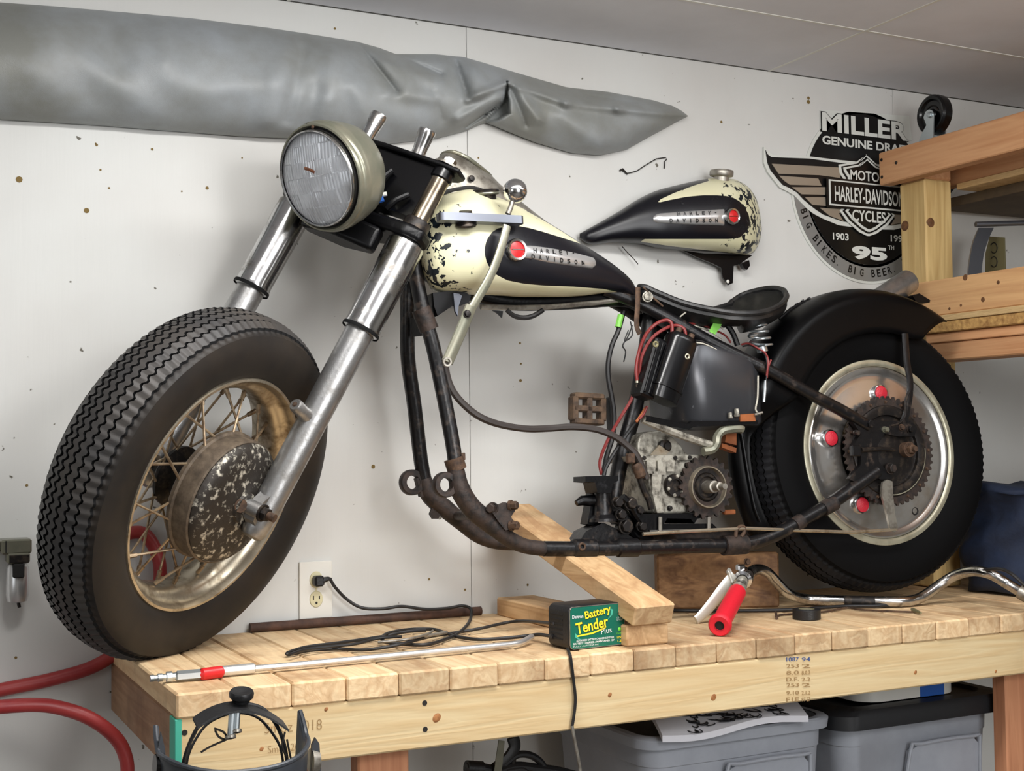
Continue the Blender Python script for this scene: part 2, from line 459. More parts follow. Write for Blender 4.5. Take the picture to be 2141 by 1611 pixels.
M['white_ink'] = mat('white_ink', (226, 230, 228), .4)
M['green_led'] = mat('green_led', (110, 210, 60), .4)
M['rust_pipe'] = mat('rust_pipe', (92, 66, 54), .75, .2, (62, 46, 40), 40, .9, bump=.001)
M['silver'] = mat('silver', (212, 212, 212), .30, .75)
M['flute_silver'] = mat('flute_silver', (244, 246, 250), .24, .40)
M['steel_blue'] = mat('steel_blue', (128, 132, 142), .3, .85)
M['olive_plate'] = mat('olive_plate', (122, 116, 84), .5, .3)
M['helmet'] = mat('helmet', (44, 48, 54), .38, 0, (70, 74, 80), 6, .8, spec=.5)
M['sign_black'] = mat('sign_black', (12, 12, 13), .3)
M['sign_white'] = mat('sign_white', (214, 216, 210), .35)
M['sign_tan'] = mat('sign_tan', (160, 148, 132), .35, .3)
M['sign_grey'] = mat('sign_grey', (142, 142, 140), .35, .3)
M['blue_ink'] = mat('blue_ink', (60, 84, 140), .7)
M['pencil'] = mat('pencil', (160, 128, 84), .8)
M['knot'] = mat('knot', (186, 126, 72), .6, 0, (120, 72, 38), 120, .9)
M['knot_dark'] = mat('knot_dark', (120, 80, 46), .6, 0, (78, 50, 30), 90, .9)
M['tar'] = mat('tar', (30, 24, 20), .7)
M['rust_chip'] = mat('rust_chip', (120, 98, 52), .8)

def wall_mat():
    m, nt, b = newmat('painted_plywood'); L = nt.links.new
    tc = N(nt, 'ShaderNodeTexCoord')
    mp = N(nt, 'ShaderNodeMapping'); mp.inputs['Scale'].default_value = (34, 1, 2.2); L(tc.outputs['Object'], mp.inputs[0])
    g = N(nt, 'ShaderNodeTexNoise'); g.inputs['Scale'].default_value = 1; g.inputs['Detail'].default_value = 5; L(mp.outputs[0], g.inputs['Vector'])
    n = N(nt, 'ShaderNodeTexNoise'); n.inputs['Scale'].default_value = 2.2; n.inputs['Detail'].default_value = 5; L(tc.outputs['Object'], n.inputs['Vector'])
    r = ramp(nt, [(.3, s2l((206, 204, 200))), (.7, s2l((216, 217, 214)))]); L(n.outputs['Fac'], r.inputs[0])
    sp = N(nt, 'ShaderNodeTexNoise'); sp.inputs['Scale'].default_value = 42; sp.inputs['Detail'].default_value = 3; L(tc.outputs['Object'], sp.inputs['Vector'])
    rs = ramp(nt, [(.735, (0, 0, 0)), (.765, (1, 1, 1))]); L(sp.outputs['Fac'], rs.inputs[0])
    mx = N(nt, 'ShaderNodeMix', data_type='RGBA'); L(rs.outputs[0], mx.inputs[0]); L(r.outputs[0], mx.inputs[6]); mx.inputs[7].default_value = (*s2l((104, 100, 90)), 1)
    L(mx.outputs[2], b.inputs['Base Color']); b.inputs['Roughness'].default_value = .6; b.inputs['Specular IOR Level'].default_value = .25
    bp = N(nt, 'ShaderNodeBump'); bp.inputs['Distance'].default_value = .0012; bp.inputs['Strength'].default_value = .7; L(g.outputs['Fac'], bp.inputs['Height']); L(bp.outputs[0], b.inputs['Normal'])
    return m
M['wall'] = wall_mat()

# ================================================================== THE ROOM
WY = 0.575          # face of the back wall
CZ = PY(1100, 74.5, WY).z          # ceiling height above the bench top
FZ = -0.92          # floor
PT = 0.012
wall_back = MB().abox(-3.0, 4.2, WY+PT, WY+PT+.05, FZ, CZ+.1).build('wall_back', M['room_wall'], smooth=0)
tag(wall_back, kind='structure')
xs_ = [PY(983, 900, WY).x + k*1.2192 for k in range(-3, 4)]
for a, b in zip(xs_, xs_[1:]):
    MB().abox(a+.0006, b-.0006, WY, WY+PT, FZ+.001, CZ-.001, .0008).build('panel', M['wall'], wall_back)
ceil = MB().abox(-3.0, 4.2, -4.2, WY+PT, CZ+.013, CZ+.06).build('ceiling', M['room_wall'], smooth=0)
tag(ceil, kind='structure')
cx = [PY(1607, 150, WY).x + k*1.2192 for k in range(-4, 4)]
cy = [WY - .345 - k*1.2 for k in range(0, 5)]
for a, b in zip(cx, cx[1:]):
    MB().abox(a+.002, b-.002, cy[0]+.002, WY-.002, CZ, CZ+.012, .002).build('panel', M['ceiling'], ceil)
    for y1, y0 in zip(cy, cy[1:]):
        MB().abox(a+.002, b-.002, max(y0, -4.19)+.002, y1-.002, CZ, CZ+.012, .002).build('panel', M['ceiling'], ceil)
for x in cx:
    MB().abox(x-.0035, x+.0035, -4.1, WY-.002, CZ-.0015, CZ+.001).build('joint_strip', M['white_plastic'], ceil, smooth=0)
for y in cy:
    MB().abox(-2.9, 4.1, y-.0035, y+.0035, CZ-.0013, CZ+.001).build('joint_strip', M['white_plastic'], ceil, smooth=0)
tag(MB().abox(-3.0, 4.2, -4.2, WY+PT, FZ-.05, FZ).build('floor', M['floor'], smooth=0), kind='structure')
tag(MB().abox(-3.05, -3.0, -4.2, WY+PT, FZ, CZ).build('wall_left', M['room_wall'], smooth=0), kind='structure')
tag(MB().abox(4.2, 4.25, -4.2, WY+PT, FZ, CZ).build('wall_right', M['room_wall'], smooth=0), kind='structure')
tag(MB().abox(-3.0, 4.2, -4.25, -4.2, FZ, CZ).build('wall_front', M['room_wall'], smooth=0), kind='structure')

# scuffs and old nail holes in the paint, little pits standing a hair proud of it
nm = MB()
for px, py, r in ((40, 375, 7), (181, 440, 6), (56, 1014, 3), (780, 975, 5), (700, 60, 3), (880, 20, 2), (200, 300, 2), (202, 303, 3), (318, 312, 3), (210, 355, 2.5), (228, 393, 2.5), (1690, 205, 5), (1690, 213, 6), (1087, 717, 3), (1089, 760, 2.5), (1088, 795, 4), (2092, 250, 3), (1508, 255, 4), (1600, 640, 3), (897, 1210, 3), (972, 1232, 3), (1103, 1222, 3), (33, 1374, 3), (1000, 330, 2.5), (506, 330, 2), (433, 393, 4), (380, 400, 2)):
    c = PY(px, py, WY)
    nm.lathe([(0, -.0008), (r/1150, -.0008), (r/1150*.7, 0)], c, (0, 1, 0), 8)
tag(nm.build('nail_hole', M['rust_chip'], wall_back), kind='stuff')

# ================================================================== WORKBENCH
S_ = .0889; TH = .0381
BD = WY-.004
bench = empty('workbench', (1.0, .27, -TH))
tag(bench, 'long pine workbench built of crosswise planks with a pale front rail', 'workbench')
pm = MB().abox(-S_/2+.0006, S_/2-.0006, 0, BD, -TH, 0, .0032)
first = pm.build('plank', M['plank'], bench)
# recentre so that copies are placed by their own location
def plank_at(o, x, dy):
    o.location = (x, dy, random.uniform(-.0008, .0004))
o0 = first
for v in o0.data.vertices: v.co += V((1.0, .27, -TH))
for i in range(26):
    o = o0 if i == 0 else inst('plank', o0.data, bench, Matrix.Identity(4))
    plank_at(o, S_*(i+.5)-1.0, -.27+random.uniform(-.0015, .0015))
    o.location.z += TH
fb = MB().abox(0.0, 2.31, .0025, .040, -TH-.0889, -TH-.0005, .003).build('front_rail', M['board'], bench)
MB().abox(.0005, .0385, .041, BD, -TH-.0889, -TH-.0005, .003).build('end_rail', M['end_board'], bench)
MB().abox(-.0012, .009, .0012, .0405, -TH-.0885, -TH-.001, .001).build('painted_rail_end', M['teal'], bench)
for x0, x1 in ((.300, .3885), (1.742, 1.8309)):
    MB().abox(x0, x1, .042, .080, FZ, -TH-.001, .003).build('leg', M['leg'], bench)
    MB().abox(x0, x1, BD-.04, BD-.002, FZ, -TH-.001, .003).build('leg', M['leg'], bench)
kn = [(913, 1500, 11), (1492, 1457, 9), (1914, 1405, 6), (2082, 1403, 5), (1275, 1452, 6), (682, 1482, 5), (547, 1565, 5)]
for px, py, r in kn:
    c = PY(px, py, .0025); R_ = r/1500
    MB().lathe([(0, -.0006), (R_*.4, -.0008), (R_, -.0004), (R_*1.25, .0004)], c, (0, 1, 0), 18, sy=.8).build('knot', M['knot'], bench)
for px, py in ((888, 1469), (889, 1524), (386, 1531)):
    c = PY(px, py, .0025)
    MB().lathe([(0, -.0006), (.0042, -.0008), (.005, .0008)], c, (0, 1, 0), 12).build('screw_head', M['tar'], bench)
wr = MB()
for px, py, s, w in ((553, 1525, 'Smoz 2018', 120), (560, 1566, 'Smoz 2018', 84)):
    c = PY(px, py+8, .0022); c2 = PY(px+w, py-1, .0022)
    text_mesh(wr, s, c, c2-c, V((0, 0, 1)), w=(c2-c).length, h=.016 if w > 100 else .011, bold=-.012)
wr.build('pencil_writing', M['pencil'], bench, smooth=0)
st = MB(); st2 = MB()
rows = [(1374, '1087', '94', 1), (1388, '253', '2', 0), (1402, '8.0', '8.0.2', 0), (1416, 'D.F.', '2.2', 0), (1428, '253', '2', 0), (1444, '9.10', '2.1.2', 0), (1458, 'F1E', '97 27', 0)]
for py, a, b_, blue in rows:
    for px, s, w in ((1644, a, 26), (1676, b_, 18)):
        c = PY(px, py+8, .0022); c2 = PY(px+w, py+7, .0022)
        text_mesh(st2 if blue else st, s, c, c2-c, V((0, 0, 1)), w=(c2-c).length, h=.0075, bold=.01)
st.build('grade_stamp', M['pencil'], bench, smooth=0); st2.build('grade_stamp', M['blue_ink'], bench, smooth=0)

# ================================================================== WOODEN SHELF RACK
XB = 1.881
rack = empty('shelf_rack', (1.96, .46, 0))
tag(rack, 'timber shelf rack at the right with a square post and two side beams', 'shelf')
PB = -.75
MB().abox(XB, XB+.038, PB, .538, 1.0085, 1.0915, .003).build('side_beam', M['beam'], rack)
MB().abox(XB+.0385, XB+.1275, .419, .508, .003, 1.008, .004).build('post', M['post'], rack)
MB().abox(XB+.039, XB+.128, .419, .500, 1.0085, 1.085, .004).build('post_block', M['beam'], rack)
MB().abox(XB+.145, XB+.183, PB, .535, 1.0005, 1.0885, .003).build('inner_beam', M['beam'], rack)
MB().abox(XB+.135, XB+.75, PB, .41, .985, 1.0, .001).build('deck_board', [M['ply'], M['under']], rack, smooth=0)
MB().abox(XB+.20, XB+.75, PB, .538, .960, .9845, .001).build('deck_board', M['under'], rack, smooth=0)
MB().abox(XB, XB+.038, PB, .434, .6595, .746, .003).build('side_beam', M['beam_pale'], rack)
MB().abox(XB-.006, XB+.75, PB, .395, .6450, .6590, .001).build('deck_board', M['ply'], rack, smooth=0)
MB().abox(XB-.002, XB+.75, PB, .415, .6190, .6445, .002).build('deck_board', M['osb'], rack, smooth=0)
MB().abox(XB+.010, XB+.05, PB, .40, .5960, .6185, .002).build('joist', M['beam'], rack)
MB().abox(XB+.016, XB+.10, PB, .40, .5520, .5955, .003).build('joist', M['beam'], rack)
for px, py, x in ((1843, 334, XB), (1844, 370, XB), (1874, 340, XB)):
    MB().bolt(PX(px, py, x), (-1, 0, 0), .0035, .002).build('screw', M['dark_metal'], rack)
for px, py, r in ((2055, 626, 5), (2087, 590, 4), (2018, 580, 6), (1985, 645, 3), (2009, 638, 3)):
    MB().lathe([(0, -.0006), (r/900, -.0004), (r/900*1.2, .0006)], PX(px, py, XB), (1, 0, 0), 12).build('knot', M['knot_dark'], rack)
for px, py, X_ in ((1892, 472, XB+.0385),):
    MB().lathe([(0, -.0008), (.012, -.0004), (.015, .0006)], PX(px, py, X_), (1, 0, 0), 16).build('knot', M['knot_dark'], rack)
MB().lathe([(0, -.0008), (.011, -.0004), (.014, .0006)], PY(1946, 465, .419), (0, 1, 0), 16).build('knot', M['knot_dark'], rack)

# caster standing wheel-up on the top beam
cs = empty('caster', (1.93, .40, 1.092))
tag(cs, 'black rubber caster wheel in a zinc fork on top of the upper beam', 'caster')
cwc = PX(1954, 240, 1.955)
ax = V((1, 0, 0))
w_ = MB().lathe([(.0, -.010), (.012, -.012), (.014, -.008), (.034, -.008), (.038, -.014), (.044, -.016), (.049, -.011), (.050, 0), (.049, .011), (.044, .016), (.038, .014), (.034, .008), (.014, .008), (.012, .012), (0, .010)], cwc, ax, 40).build('wheel', M['black_gloss'], cs)
MB().lathe([(.020, -.0095), (.0215, -.0105), (.023, -.0095)], cwc, ax, 30, arc=(0, 2)).build('wheel_rib', M['dark_metal'], w_)
def blade(x, nm_):
    q = [PX(a, b_, 1.938) for a, b_ in ((1939, 262), (1933, 246), (1937, 234), (1944, 229), (1951, 231), (1955, 240), (1953, 296))]
    zb = 1.094
    q = [V((x, p.y, p.z)) for p in q]
    q += [V((x, q[-1].y-.002, zb)), V((x, q[0].y+.035, zb)), V((x, q[0].y+.018, zb+.03))]
    return MB().prism(q, (.0028, 0, 0)).build(nm_, M['zinc'], cs)
blade(1.9345, 'fork_plate'); blade(1.9735, 'fork_plate')
MB().bolt(PX(1944, 240, 1.934), (-1, 0, 0), .007, .005).build('axle_bolt', M['zinc'], cs)
MB().abox(1.925, 1.985, cwc.y-.028, cwc.y+.05, 1.0915, 1.0955, .001).build('base_plate', M['zinc'], cs)

# tool and plate on the lower shelf
hx = 2.06
tl = empty('press_handle', (hx, .33, .747)); tag(tl, 'grey metal bar on a curved flat arm standing on the lower shelf', 'tool')
MB().tube([PY(2040, 469, .36), PY(2170, 465, .31)], .0068, 14).build('bar', M['steel_blue'], tl)
oa = [(2048, 476), (2036, 503), (2029, 535), (2025, 566), (2024, 590)]; ia = [(2052, 590), (2053, 560), (2058, 528), (2067, 500), (2078, 476)]
q = [PY(*p, .352) for p in oa]; q2 = [PY(*p, .352) for p in ia]
q.append(V((q[-1].x, .352, .7465))); q2.insert(0, V((q2[0].x, .352, .7465)))
MB().prism(spline(q, 4)+spline(q2, 4), (0, .004, 0)).build('curved_arm', M['steel_blue'], tl)
pl = empty('slotted_plate', (2.13, .30, .747)); tag(pl, 'olive metal plate with two hooked slots beside the grey bar', 'plate')
q = [PX(a, b_, 2.12) for a, b_ in ((2069, 494), (2098, 496), (2100, 560), (2058, 566), (2060, 530))]
q = q[:2]+[V((2.12, q[2].y, .747)), V((2.12, q[3].y, .747))]+q[4:]
MB().prism(q, (.006, 0, 0)).build('plate_body', M['olive_plate'], pl)
for (cx_, cy_) in ((2078, 518), (2078, 547)):
    pts = [PX(cx_+7*cos(t), cy_+11*sin(t), 2.1195) for t in [k*.5-2.6 for k in range(11)]]
    MB().tube(pts, .0013, 6).build('slot', M['slot'], pl)

# ================================================================== THINGS ON THE WALL
# grey cover bundle hung along the wall
TOP = [(-260, -18), (0, 5), (100, 12), (250, 25), (400, 38), (560, 58), (640, 70), (747, 87), (793, 100), (828, 113), (908, 113), (969, 119), (1011, 131), (1080, 152), (1184, 182), (1272, 192), (1364, 209), (1406, 221), (1426, 232), (1438.5, 242)]
BOT = [(-260, 232), (0, 250), (200, 262), (330, 272), (500, 285), (640, 291), (785, 303), (831, 299), (916, 289), (977, 273), (1000, 262), (1015, 257), (1035, 264), (1061, 275), (1119, 298), (1195, 320), (1253, 325), (1310, 313), (1356, 287), (1406, 260), (1426, 249), (1438.5, 243)]
def gz(x, y, x0, y0, x1, y1, wd):     # distance falloff to a fold line
    ex, ey = x1-x0, y1-y0; t = max(0, min(1, ((x-x0)*ex+(y-y0)*ey)/(ex*ex+ey*ey)))
    d = math.hypot(x-x0-ex*t, y-y0-ey*t); return math.exp(-(d/wd)**2) if wd > 0 else math.exp(d/wd)
FOLDS = [(751, 90, 828, 190, -9, -.014), (765, 92, 850, 175, 24, .008), (826, 112, 922, 154, -8, -.014), (815, 120, 910, 170, 18, .006), (954, 127, 979, 204, -8, -.016), (990, 130, 1000, 185, 20, .010),
         (979, 207, 1061, 173, 9, .014), (973, 268, 1053, 213, -6, -.022), (960, 250, 1040, 205, 12, .008), (1066, 174, 1184, 214, 10, .012), (1184, 214, 1291, 226, 12, .012), (1291, 226, 1430, 241, 10, .010), (1085, 190, 1125, 250, 12, .010), (1068, 182, 1100, 262, -8, -.010),
         (600, 100, 560, 260, 30, .006), (660, 190, 640, 260, 22, -.007), (740, 180, 770, 250, 25, .007), (700, 110, 690, 200, 30, .007), (230, 60, 250, 130, 30, -.004), (330, 60, 350, 120, 22, .004), (120, 20, 90, 220, 60, .005), (815, 195, 905, 205, 16, .006), (450, 190, 560, 170, 30, .004), (640, 75, 600, 250, 14, -.004), (905, 190, 925, 250, -14, -.006), (1180, 240, 1240, 300, 24, .006), (1230, 200, 1330, 215, -10, -.006)]
HOLE = [(1061, 171), (1064, 236), (1040, 250), (1015, 255), (1053, 213)]
NU, NV = 430, 76
def coverpt(i, j):
    x = -260+(1438.5+260)*(1-(1-i/(NU-1))**1.15)
    t = lerp_tab(TOP, x); bt = lerp_tab(BOT, x)
    v = j/(NV-1)
    prof = max(0, sin(PI*v))**.55
    D = lerp_tab([(-260, .095), (600, .095), (900, .085), (1060, .075), (1250, .075), (1380, .04), (1438.5, .004)], x)
    y = t+(bt-t)*v
    f = 1.7*sum(a*gz(x, y, x0, y0, x1, y1, w) for x0, y0, x1, y1, w, a in FOLDS)
    if 1000 < x < 1080: f -= .075*max(0, min(1, .5+sdpoly(x, y, HOLE)/5))
    f += .004*sin(x*.017+y*.012)+.003*sin(x*.043-y*.05)*sin(x*.006)
    d = D*prof+f*min(1, prof*1.6)
    dep = max(.002, d)
    return PY(x, y, WY-.004-dep)
mb = MB().grid(coverpt, NU, NV)
bk = lambda i, j: (lambda p: V((p.x, WY-.003, p.z)))(coverpt(i, j*(NV-1)))
mb.grid(bk, NU, 2)
cover = mb.build('hanging_cover', M['cover'], smooth=180, weld=.0004)
tag(cover, 'long grey fabric cover hung high along the wall, folded to a point', 'cover')

# dried twig of wire on the wall
tw = MB().tube([PY(a, b_, WY-.004) for a, b_ in ((1298, 353), (1304, 358), (1310, 362), (1318, 361), (1332, 357), (1350, 345), (1372, 332), (1392, 329), (1394, 333), (1390, 337), (1389, 352))], .0012, 6)
tw.tube([PY(a, b_, WY-.004) for a, b_ in ((1296, 357), (1302, 353), (1308, 360), (1312, 364))], .0022, 6)
tag(tw.build('wire_scrap', M['tar'], smooth=60), 'thin bent scrap of dark wire stuck to the white wall', 'wire')

# wall outlet
ol = empty('wall_outlet', (.389, WY, .02)); tag(ol, 'white duplex wall outlet with a black plug in its upper socket', 'outlet')
oc = PY(659, 1232, WY)
MB().box((oc.x, WY-.003, oc.z), (1, 0, 0), (0, 1, 0), (0, 0, 1), .0345, .003, .0575, .0025).build('cover_plate', M['white_plastic'], ol)
for dz in (.0195, -.0195):
    c = V((oc.x, WY-.006, oc.z+dz+.001))
    so = MB().lathe([(0, -.0018), (.0155, -.0018), (.0168, 0), (.0168, .0015)], c, (0, 1, 0), 30, sy=.84, ref=(0, 0, 1)).build('socket', M['ivory'], ol)
    q = MB()
    for dx, hz in ((-.0063, .0042), (.0063, .0034)): q.box(c+V((dx, -.0018, .003)), (1, 0, 0), (0, 1, 0), (0, 0, 1), .0011, .0006, hz)
    q.lathe([(0, -.0006), (.0024, -.0006), (.0024, .0004)], c+V((0, -.0018, -.0075)), (0, 1, 0), 10)
    q.build('slot', M['slot'], so)
MB().bolt((oc.x, WY-.006, oc.z+.001), (0, -1, 0), .0022, .001).build('screw', M['ivory'], ol)

# air filter on the wall
af = empty('air_filter', (-.172, WY-.03, .08)); tag(af, 'small metal air line filter with a steel bowl at the left wall', 'air filter')
A = lambda x, y: PY(x, y, WY-.045)
def abx(x0, y0, x1, y1, ya, yb, mt, nm_, bev=.003):
    p0 = A(x0, y0); p1 = A(x1, y1)
    return MB().abox(p0.x, p1.x, ya, yb, p1.z, p0.z, bev).build(nm_, mt, af)
abx(2, 1128, 66, 1156, WY-.05, WY, M['olive_metal'], 'head')
abx(-40, 1132, 4, 1152, WY-.045, WY-.015, M['olive_metal'], 'inlet')
MB().box(A(12, 1143)+V((0, -.004, 0)), (1, 0, 0), (0, 1, 0), (0, 0, 1), .001, .002, .011).build('seam', M['slot'], af)
abx(14, 1156, 62, 1176, WY-.052, WY-.008, M['olive_metal'], 'collar')
l1 = abx(19, 1160, 60, 1174, WY-.055, WY-.052, M['dark_metal'], 'badge', .001)
c = A(38, 1180); c2 = A(38, 1262); rr = (A(62, 1200)-A(14, 1200)).length/2
MB().lathe([(0, 0), (rr*.8, 0), (rr, -.006), (rr, -(c.z-c2.z)*.8), (rr*.85, -(c.z-c2.z)*.95), (rr*.2, -(c.z-c2.z)), (0, -(c.z-c2.z))], (c.x, WY-.030, c.z), (0, 0, 1), 28).build('bowl', M['silver'], af)
abx(26, 1178, 50, 1206, WY-.056, WY-.03, M['slot'], 'sight_window', .002)
MB().tube([V((c.x+.002, WY-.03, c2.z+.002)), V((c.x+.004, WY-.03, c2.z-.008))], .003, 8).build('drain_valve', M['tar'], af)

# red air hose: along the wall behind the wheel, and a loop at the bench end
h1 = spline([PY(*q, WY-.022) for q in ((-420, 1545), (-200, 1500), (-70, 1462), (0, 1442), (110, 1419), (205, 1388), (280, 1330), (327, 1240), (334, 1180), (315, 1130), (288, 1112), (240, 1128), (200, 1180), (190, 1250))], 7)
hs = MB().tube(h1, .0125, 14).build('air_hose', M['red_hose'])
tag(hs, 'dark red air hose running along the wall behind the front tire', 'hose')
h2 = spline([PY(*q, .33) for q in ((-420, 1560), (-200, 1510), (-60, 1484), (0, 1477), (70, 1473), (120, 1478), (180, 1497), (230, 1530), (258, 1568), (266, 1620), (245, 1690), (200, 1740), (100, 1800))], 7)
hs2 = MB().tube(h2, .0118, 14).build('air_hose', M['red_hose'])
tag(hs2, 'red air hose curling down beside the left end of the bench', 'hose')

# ================================================================== METAL SIGN ON THE WALL
SY = WY-.010
def SP(px, py): return PY(px, py, SY)
sgC = SP(1815, 395); sgR = (SP(1815, 238).z-SP(1815, 552).z)/2; sgX = SP(1812.5, 400).x
sign = empty('metal_sign', (sgC.x, WY, sgC.z-sgR*1.24)); tag(sign, 'black and silver die-cut winged shield sign on the wall behind the post', 'sign')
def lay(mb, pts2, k, th=.0011):
    """pts2: (X, Z) on the wall; k: layer number; thin cut-out plate"""
    y0 = WY-.001-.0018*k
    return mb.prism([V((x, y0, z)) for x, z in pts2], (0, -th-.0007, 0))
def px2(poly, mir=False):
    o = [(lambda p: (p.x, p.z))(SP(*q)) for q in poly]
    if mir: o = [(2*sgX-x, z) for x, z in o][::-1]
    return o
def circ(r, n=64, a0=0, a1=2*PI): return [(sgC.x+sgR*r*cos(a0+(a1-a0)*i/n), sgC.z+sgR*r*sin(a0+(a1-a0)*i/n)) for i in range(n if a1-a0 > 6.28 else n+1)]
def ringseg(r0, r1, a0, a1, n=48): return circ(r1, n, a0, a1)+circ(r0, n, a0, a1)[::-1]
a0, a1 = rad(180), rad(360)
WING = [(1602, 313), (1606, 322), (1614, 328), (1693, 331), (1759, 340), (1812, 345), (1812, 470), (1762, 462), (1742, 455), (1723, 448), (1708, 438), (1695, 428), (1681, 416), (1668, 402), (1651.5, 392), (1638, 386), (1626, 372), (1613, 356), (1606, 340)]
WOUT = [(1599, 306), (1608, 316), (1618, 323), (1693, 326), (1759, 334), (1812, 339), (1812, 478), (1755, 470), (1722, 456), (1703, 446), (1690, 436), (1676, 422), (1664, 409), (1648, 399), (1633, 392), (1620, 376), (1607, 359), (1599, 340)]
F = [[(1614, 342), (1757, 350), (1757, 372), (1714, 366), (1628, 363)], [(1629, 367), (1711, 373), (1718, 388), (1651, 386), (1640, 378)], [(1656, 391), (1726, 391), (1726, 407), (1676, 406)], [(1683, 412), (1726, 412), (1727, 430), (1699, 428)], [(1714, 434), (1765, 437), (1754, 446), (1764, 462), (1735, 451)]]
SHO = [(1812, 323), (1789, 339), (1753, 344), (1755, 362), (1763, 374), (1763, 432), (1755, 440), (1771, 463), (1796, 485), (1812, 493)]
SHI = [(1812, 328), (1792, 342), (1758, 348), (1760, 360), (1768, 372), (1768, 434), (1761, 441), (1776, 461), (1798, 480), (1812, 488)]
SHW = [(1812, 331.5), (1793.5, 344.5), (1761, 350.5), (1763, 359), (1771, 371), (1771, 435), (1765.5, 441), (1779, 459), (1799.5, 477), (1812, 484.5)]
SHB = [(1812, 336.5), (1796, 348), (1767, 353.5), (1768.5, 358), (1775, 368), (1775, 437), (1771.5, 442), (1783, 456), (1801, 472), (1812, 479)]
def full(half): return px2(half)+px2(half, True)[1:-1] if False else px2(half)+[q for q in px2(half, True) if abs(q[0]-sgX) > 1e-4]
base = MB()
lay(base, circ(1.045), 0); lay(base, ringseg(1.0, 1.25, a0-.02, a1+.02), 0); lay(base, px2(WOUT), 0); lay(base, px2(WOUT, True), 0)
lay(base, px2([(1719, 228), (1905, 241), (1911, 292), (1719, 274)]), 0)
base.build('sign_plate', M['sign_white'], sign, smooth=0)
g = MB(); lay(g, ringseg(1.035, 1.215, a0, a1), 1); g.build('grey_band', M['sign_grey'], sign, smooth=0)
k = MB(); lay(k, circ(1.0), 1.02); k.build('black_disc', M['sign_black'], sign, smooth=0)
for mir in (False, True):
    k = MB(); lay(k, px2(WOUT, mir), 2); k.build('wing_edge', M['sign_white'], sign, smooth=0)
    k = MB(); lay(k, px2(WING, mir), 3); wg = k.build('wing', M['sign_black'], sign, smooth=0)
    for f_ in F:
        k = MB(); lay(k, px2(f_, mir), 4); k.build('feather', M['sign_tan'], wg, smooth=0)
sh = None
for kk, (poly, mt) in enumerate(((SHO, 'sign_white'), (SHI, 'sign_black'), (SHW, 'sign_white'), (SHB, 'sign_black'))):
    k = MB(); lay(k, full(poly), 4.6+kk*.8); o = k.build('shield', M[mt], sign, smooth=0)
BAR = [[(1724, 371), (1812, 380), (1812, 442), (1726, 433)], [(1728, 375.5), (1812, 384.5), (1812, 437.5), (1730, 429)], [(1731.5, 379), (1812, 388), (1812, 434.5), (1733, 425.5)]]
for kk, (poly, mt) in enumerate(zip(BAR, ('sign_black', 'sign_white', 'sign_black'))):
    l_ = px2(poly); zt = (l_[0][1]+l_[1][1])/2; zb = (l_[2][1]+l_[3][1])/2; x0 = (l_[0][0]+l_[3][0])/2
    k = MB(); lay(k, [(x0, zb), (2*sgX-x0, zb), (2*sgX-x0, zt), (x0, zt)], 8+kk*.8); k.build('name_bar', M[mt], sign, smooth=0)
def stext(nm_, s, px0, pyb, px1, pyt, mt, k, bold=.02, x1=None):
    p = SP(px0, pyb); h = SP(px0, pyt).z-p.z; xr = x1 if x1 is not None else SP(px1, pyb).x
    y0 = WY-.001-.0018*k
    mb = MB(); text_mesh(mb, s, (p.x, y0, p.z), (1, 0, 0), (0, 0, 1), w=xr-p.x, h=h, ext=.0002, bold=bold)
    return mb.build(nm_, M[mt], sign, smooth=0)
pm_ = SP(1722, 272); 
stext('lettering', 'MILLER', 1720, 273, 1903, 231, 'sign_black', 1.95, .055)
stext('lettering', 'MILLER', 1722, 272, 1901, 233, 'sign_white', 2.2, .03)
stext('lettering', 'GENUINE DRAFT', 1722, 300, 0, 281.5, 'sign_white', 2.3, .03, x1=2*sgX-SP(1722, 290).x+.02)
stext('lettering', 'MOTOR', 1775, 376, 0, 355, 'sign_white', 8.2, .02, x1=2*sgX-SP(1775, 376).x)
lx = SP(1740, 420).x
stext('lettering', 'HARLEY-DAVIDSON', 1740, 421, 0, 389, 'sign_white', 10.6, .02, x1=2*sgX-lx)
stext('lettering', 'CYCLES', 1779, 462, 0, 438, 'sign_white', 8.2, .02, x1=2*sgX-SP(1779, 462).x)
stext('lettering', '1903', 1744, 500, 1777, 485, 'sign_white', 2.4, .02)
stext('lettering', '1998', 1865, 504, 1899, 490, 'sign_white', 2.4, .02)
stext('lettering', '95', 1784, 541, 1858, 512, 'sign_white', 2.4, .05)
stext('lettering', 'TH', 1860, 521, 1872, 512, 'sign_white', 2.4, .02)
arc = MB(); word = 'BIG BIKES. BIG BEER. BIG'
for i, ch in enumerate(word):
    if ch == ' ': continue
    a = rad(199+i*5.0); rr_ = sgR*1.085
    # baseline outward (letters read along the lower rim)
    e = V((-sin(a), 0, cos(a))); up = V((-cos(a), 0, -sin(a)))
    o = V((sgC.x+cos(a)*sgR*1.165, WY-.001-.0018*2.1, sgC.z+sin(a)*sgR*1.165))
    hgt = .020 if ch != '.' else .004
    text_mesh(arc, ch, o-e*.006, e, up, w=(.012 if ch not in 'I.' else .004), h=hgt, ext=.0002, bold=.02)
arc.build('lettering', M['sign_black'], sign, smooth=0, recalc=False)

# ================================================================== THINGS ON THE BENCH
# rusty rod by the wall
a_, b_ = V((.262, WY-.016, .0095)), V((.762, WY-.018, .0095))
tag(MB().tube([a_, b_], .0092, 14).build('steel_rod', M['rust_pipe']), 'rusty brown steel rod lying along the wall at the back of the bench', 'rod')

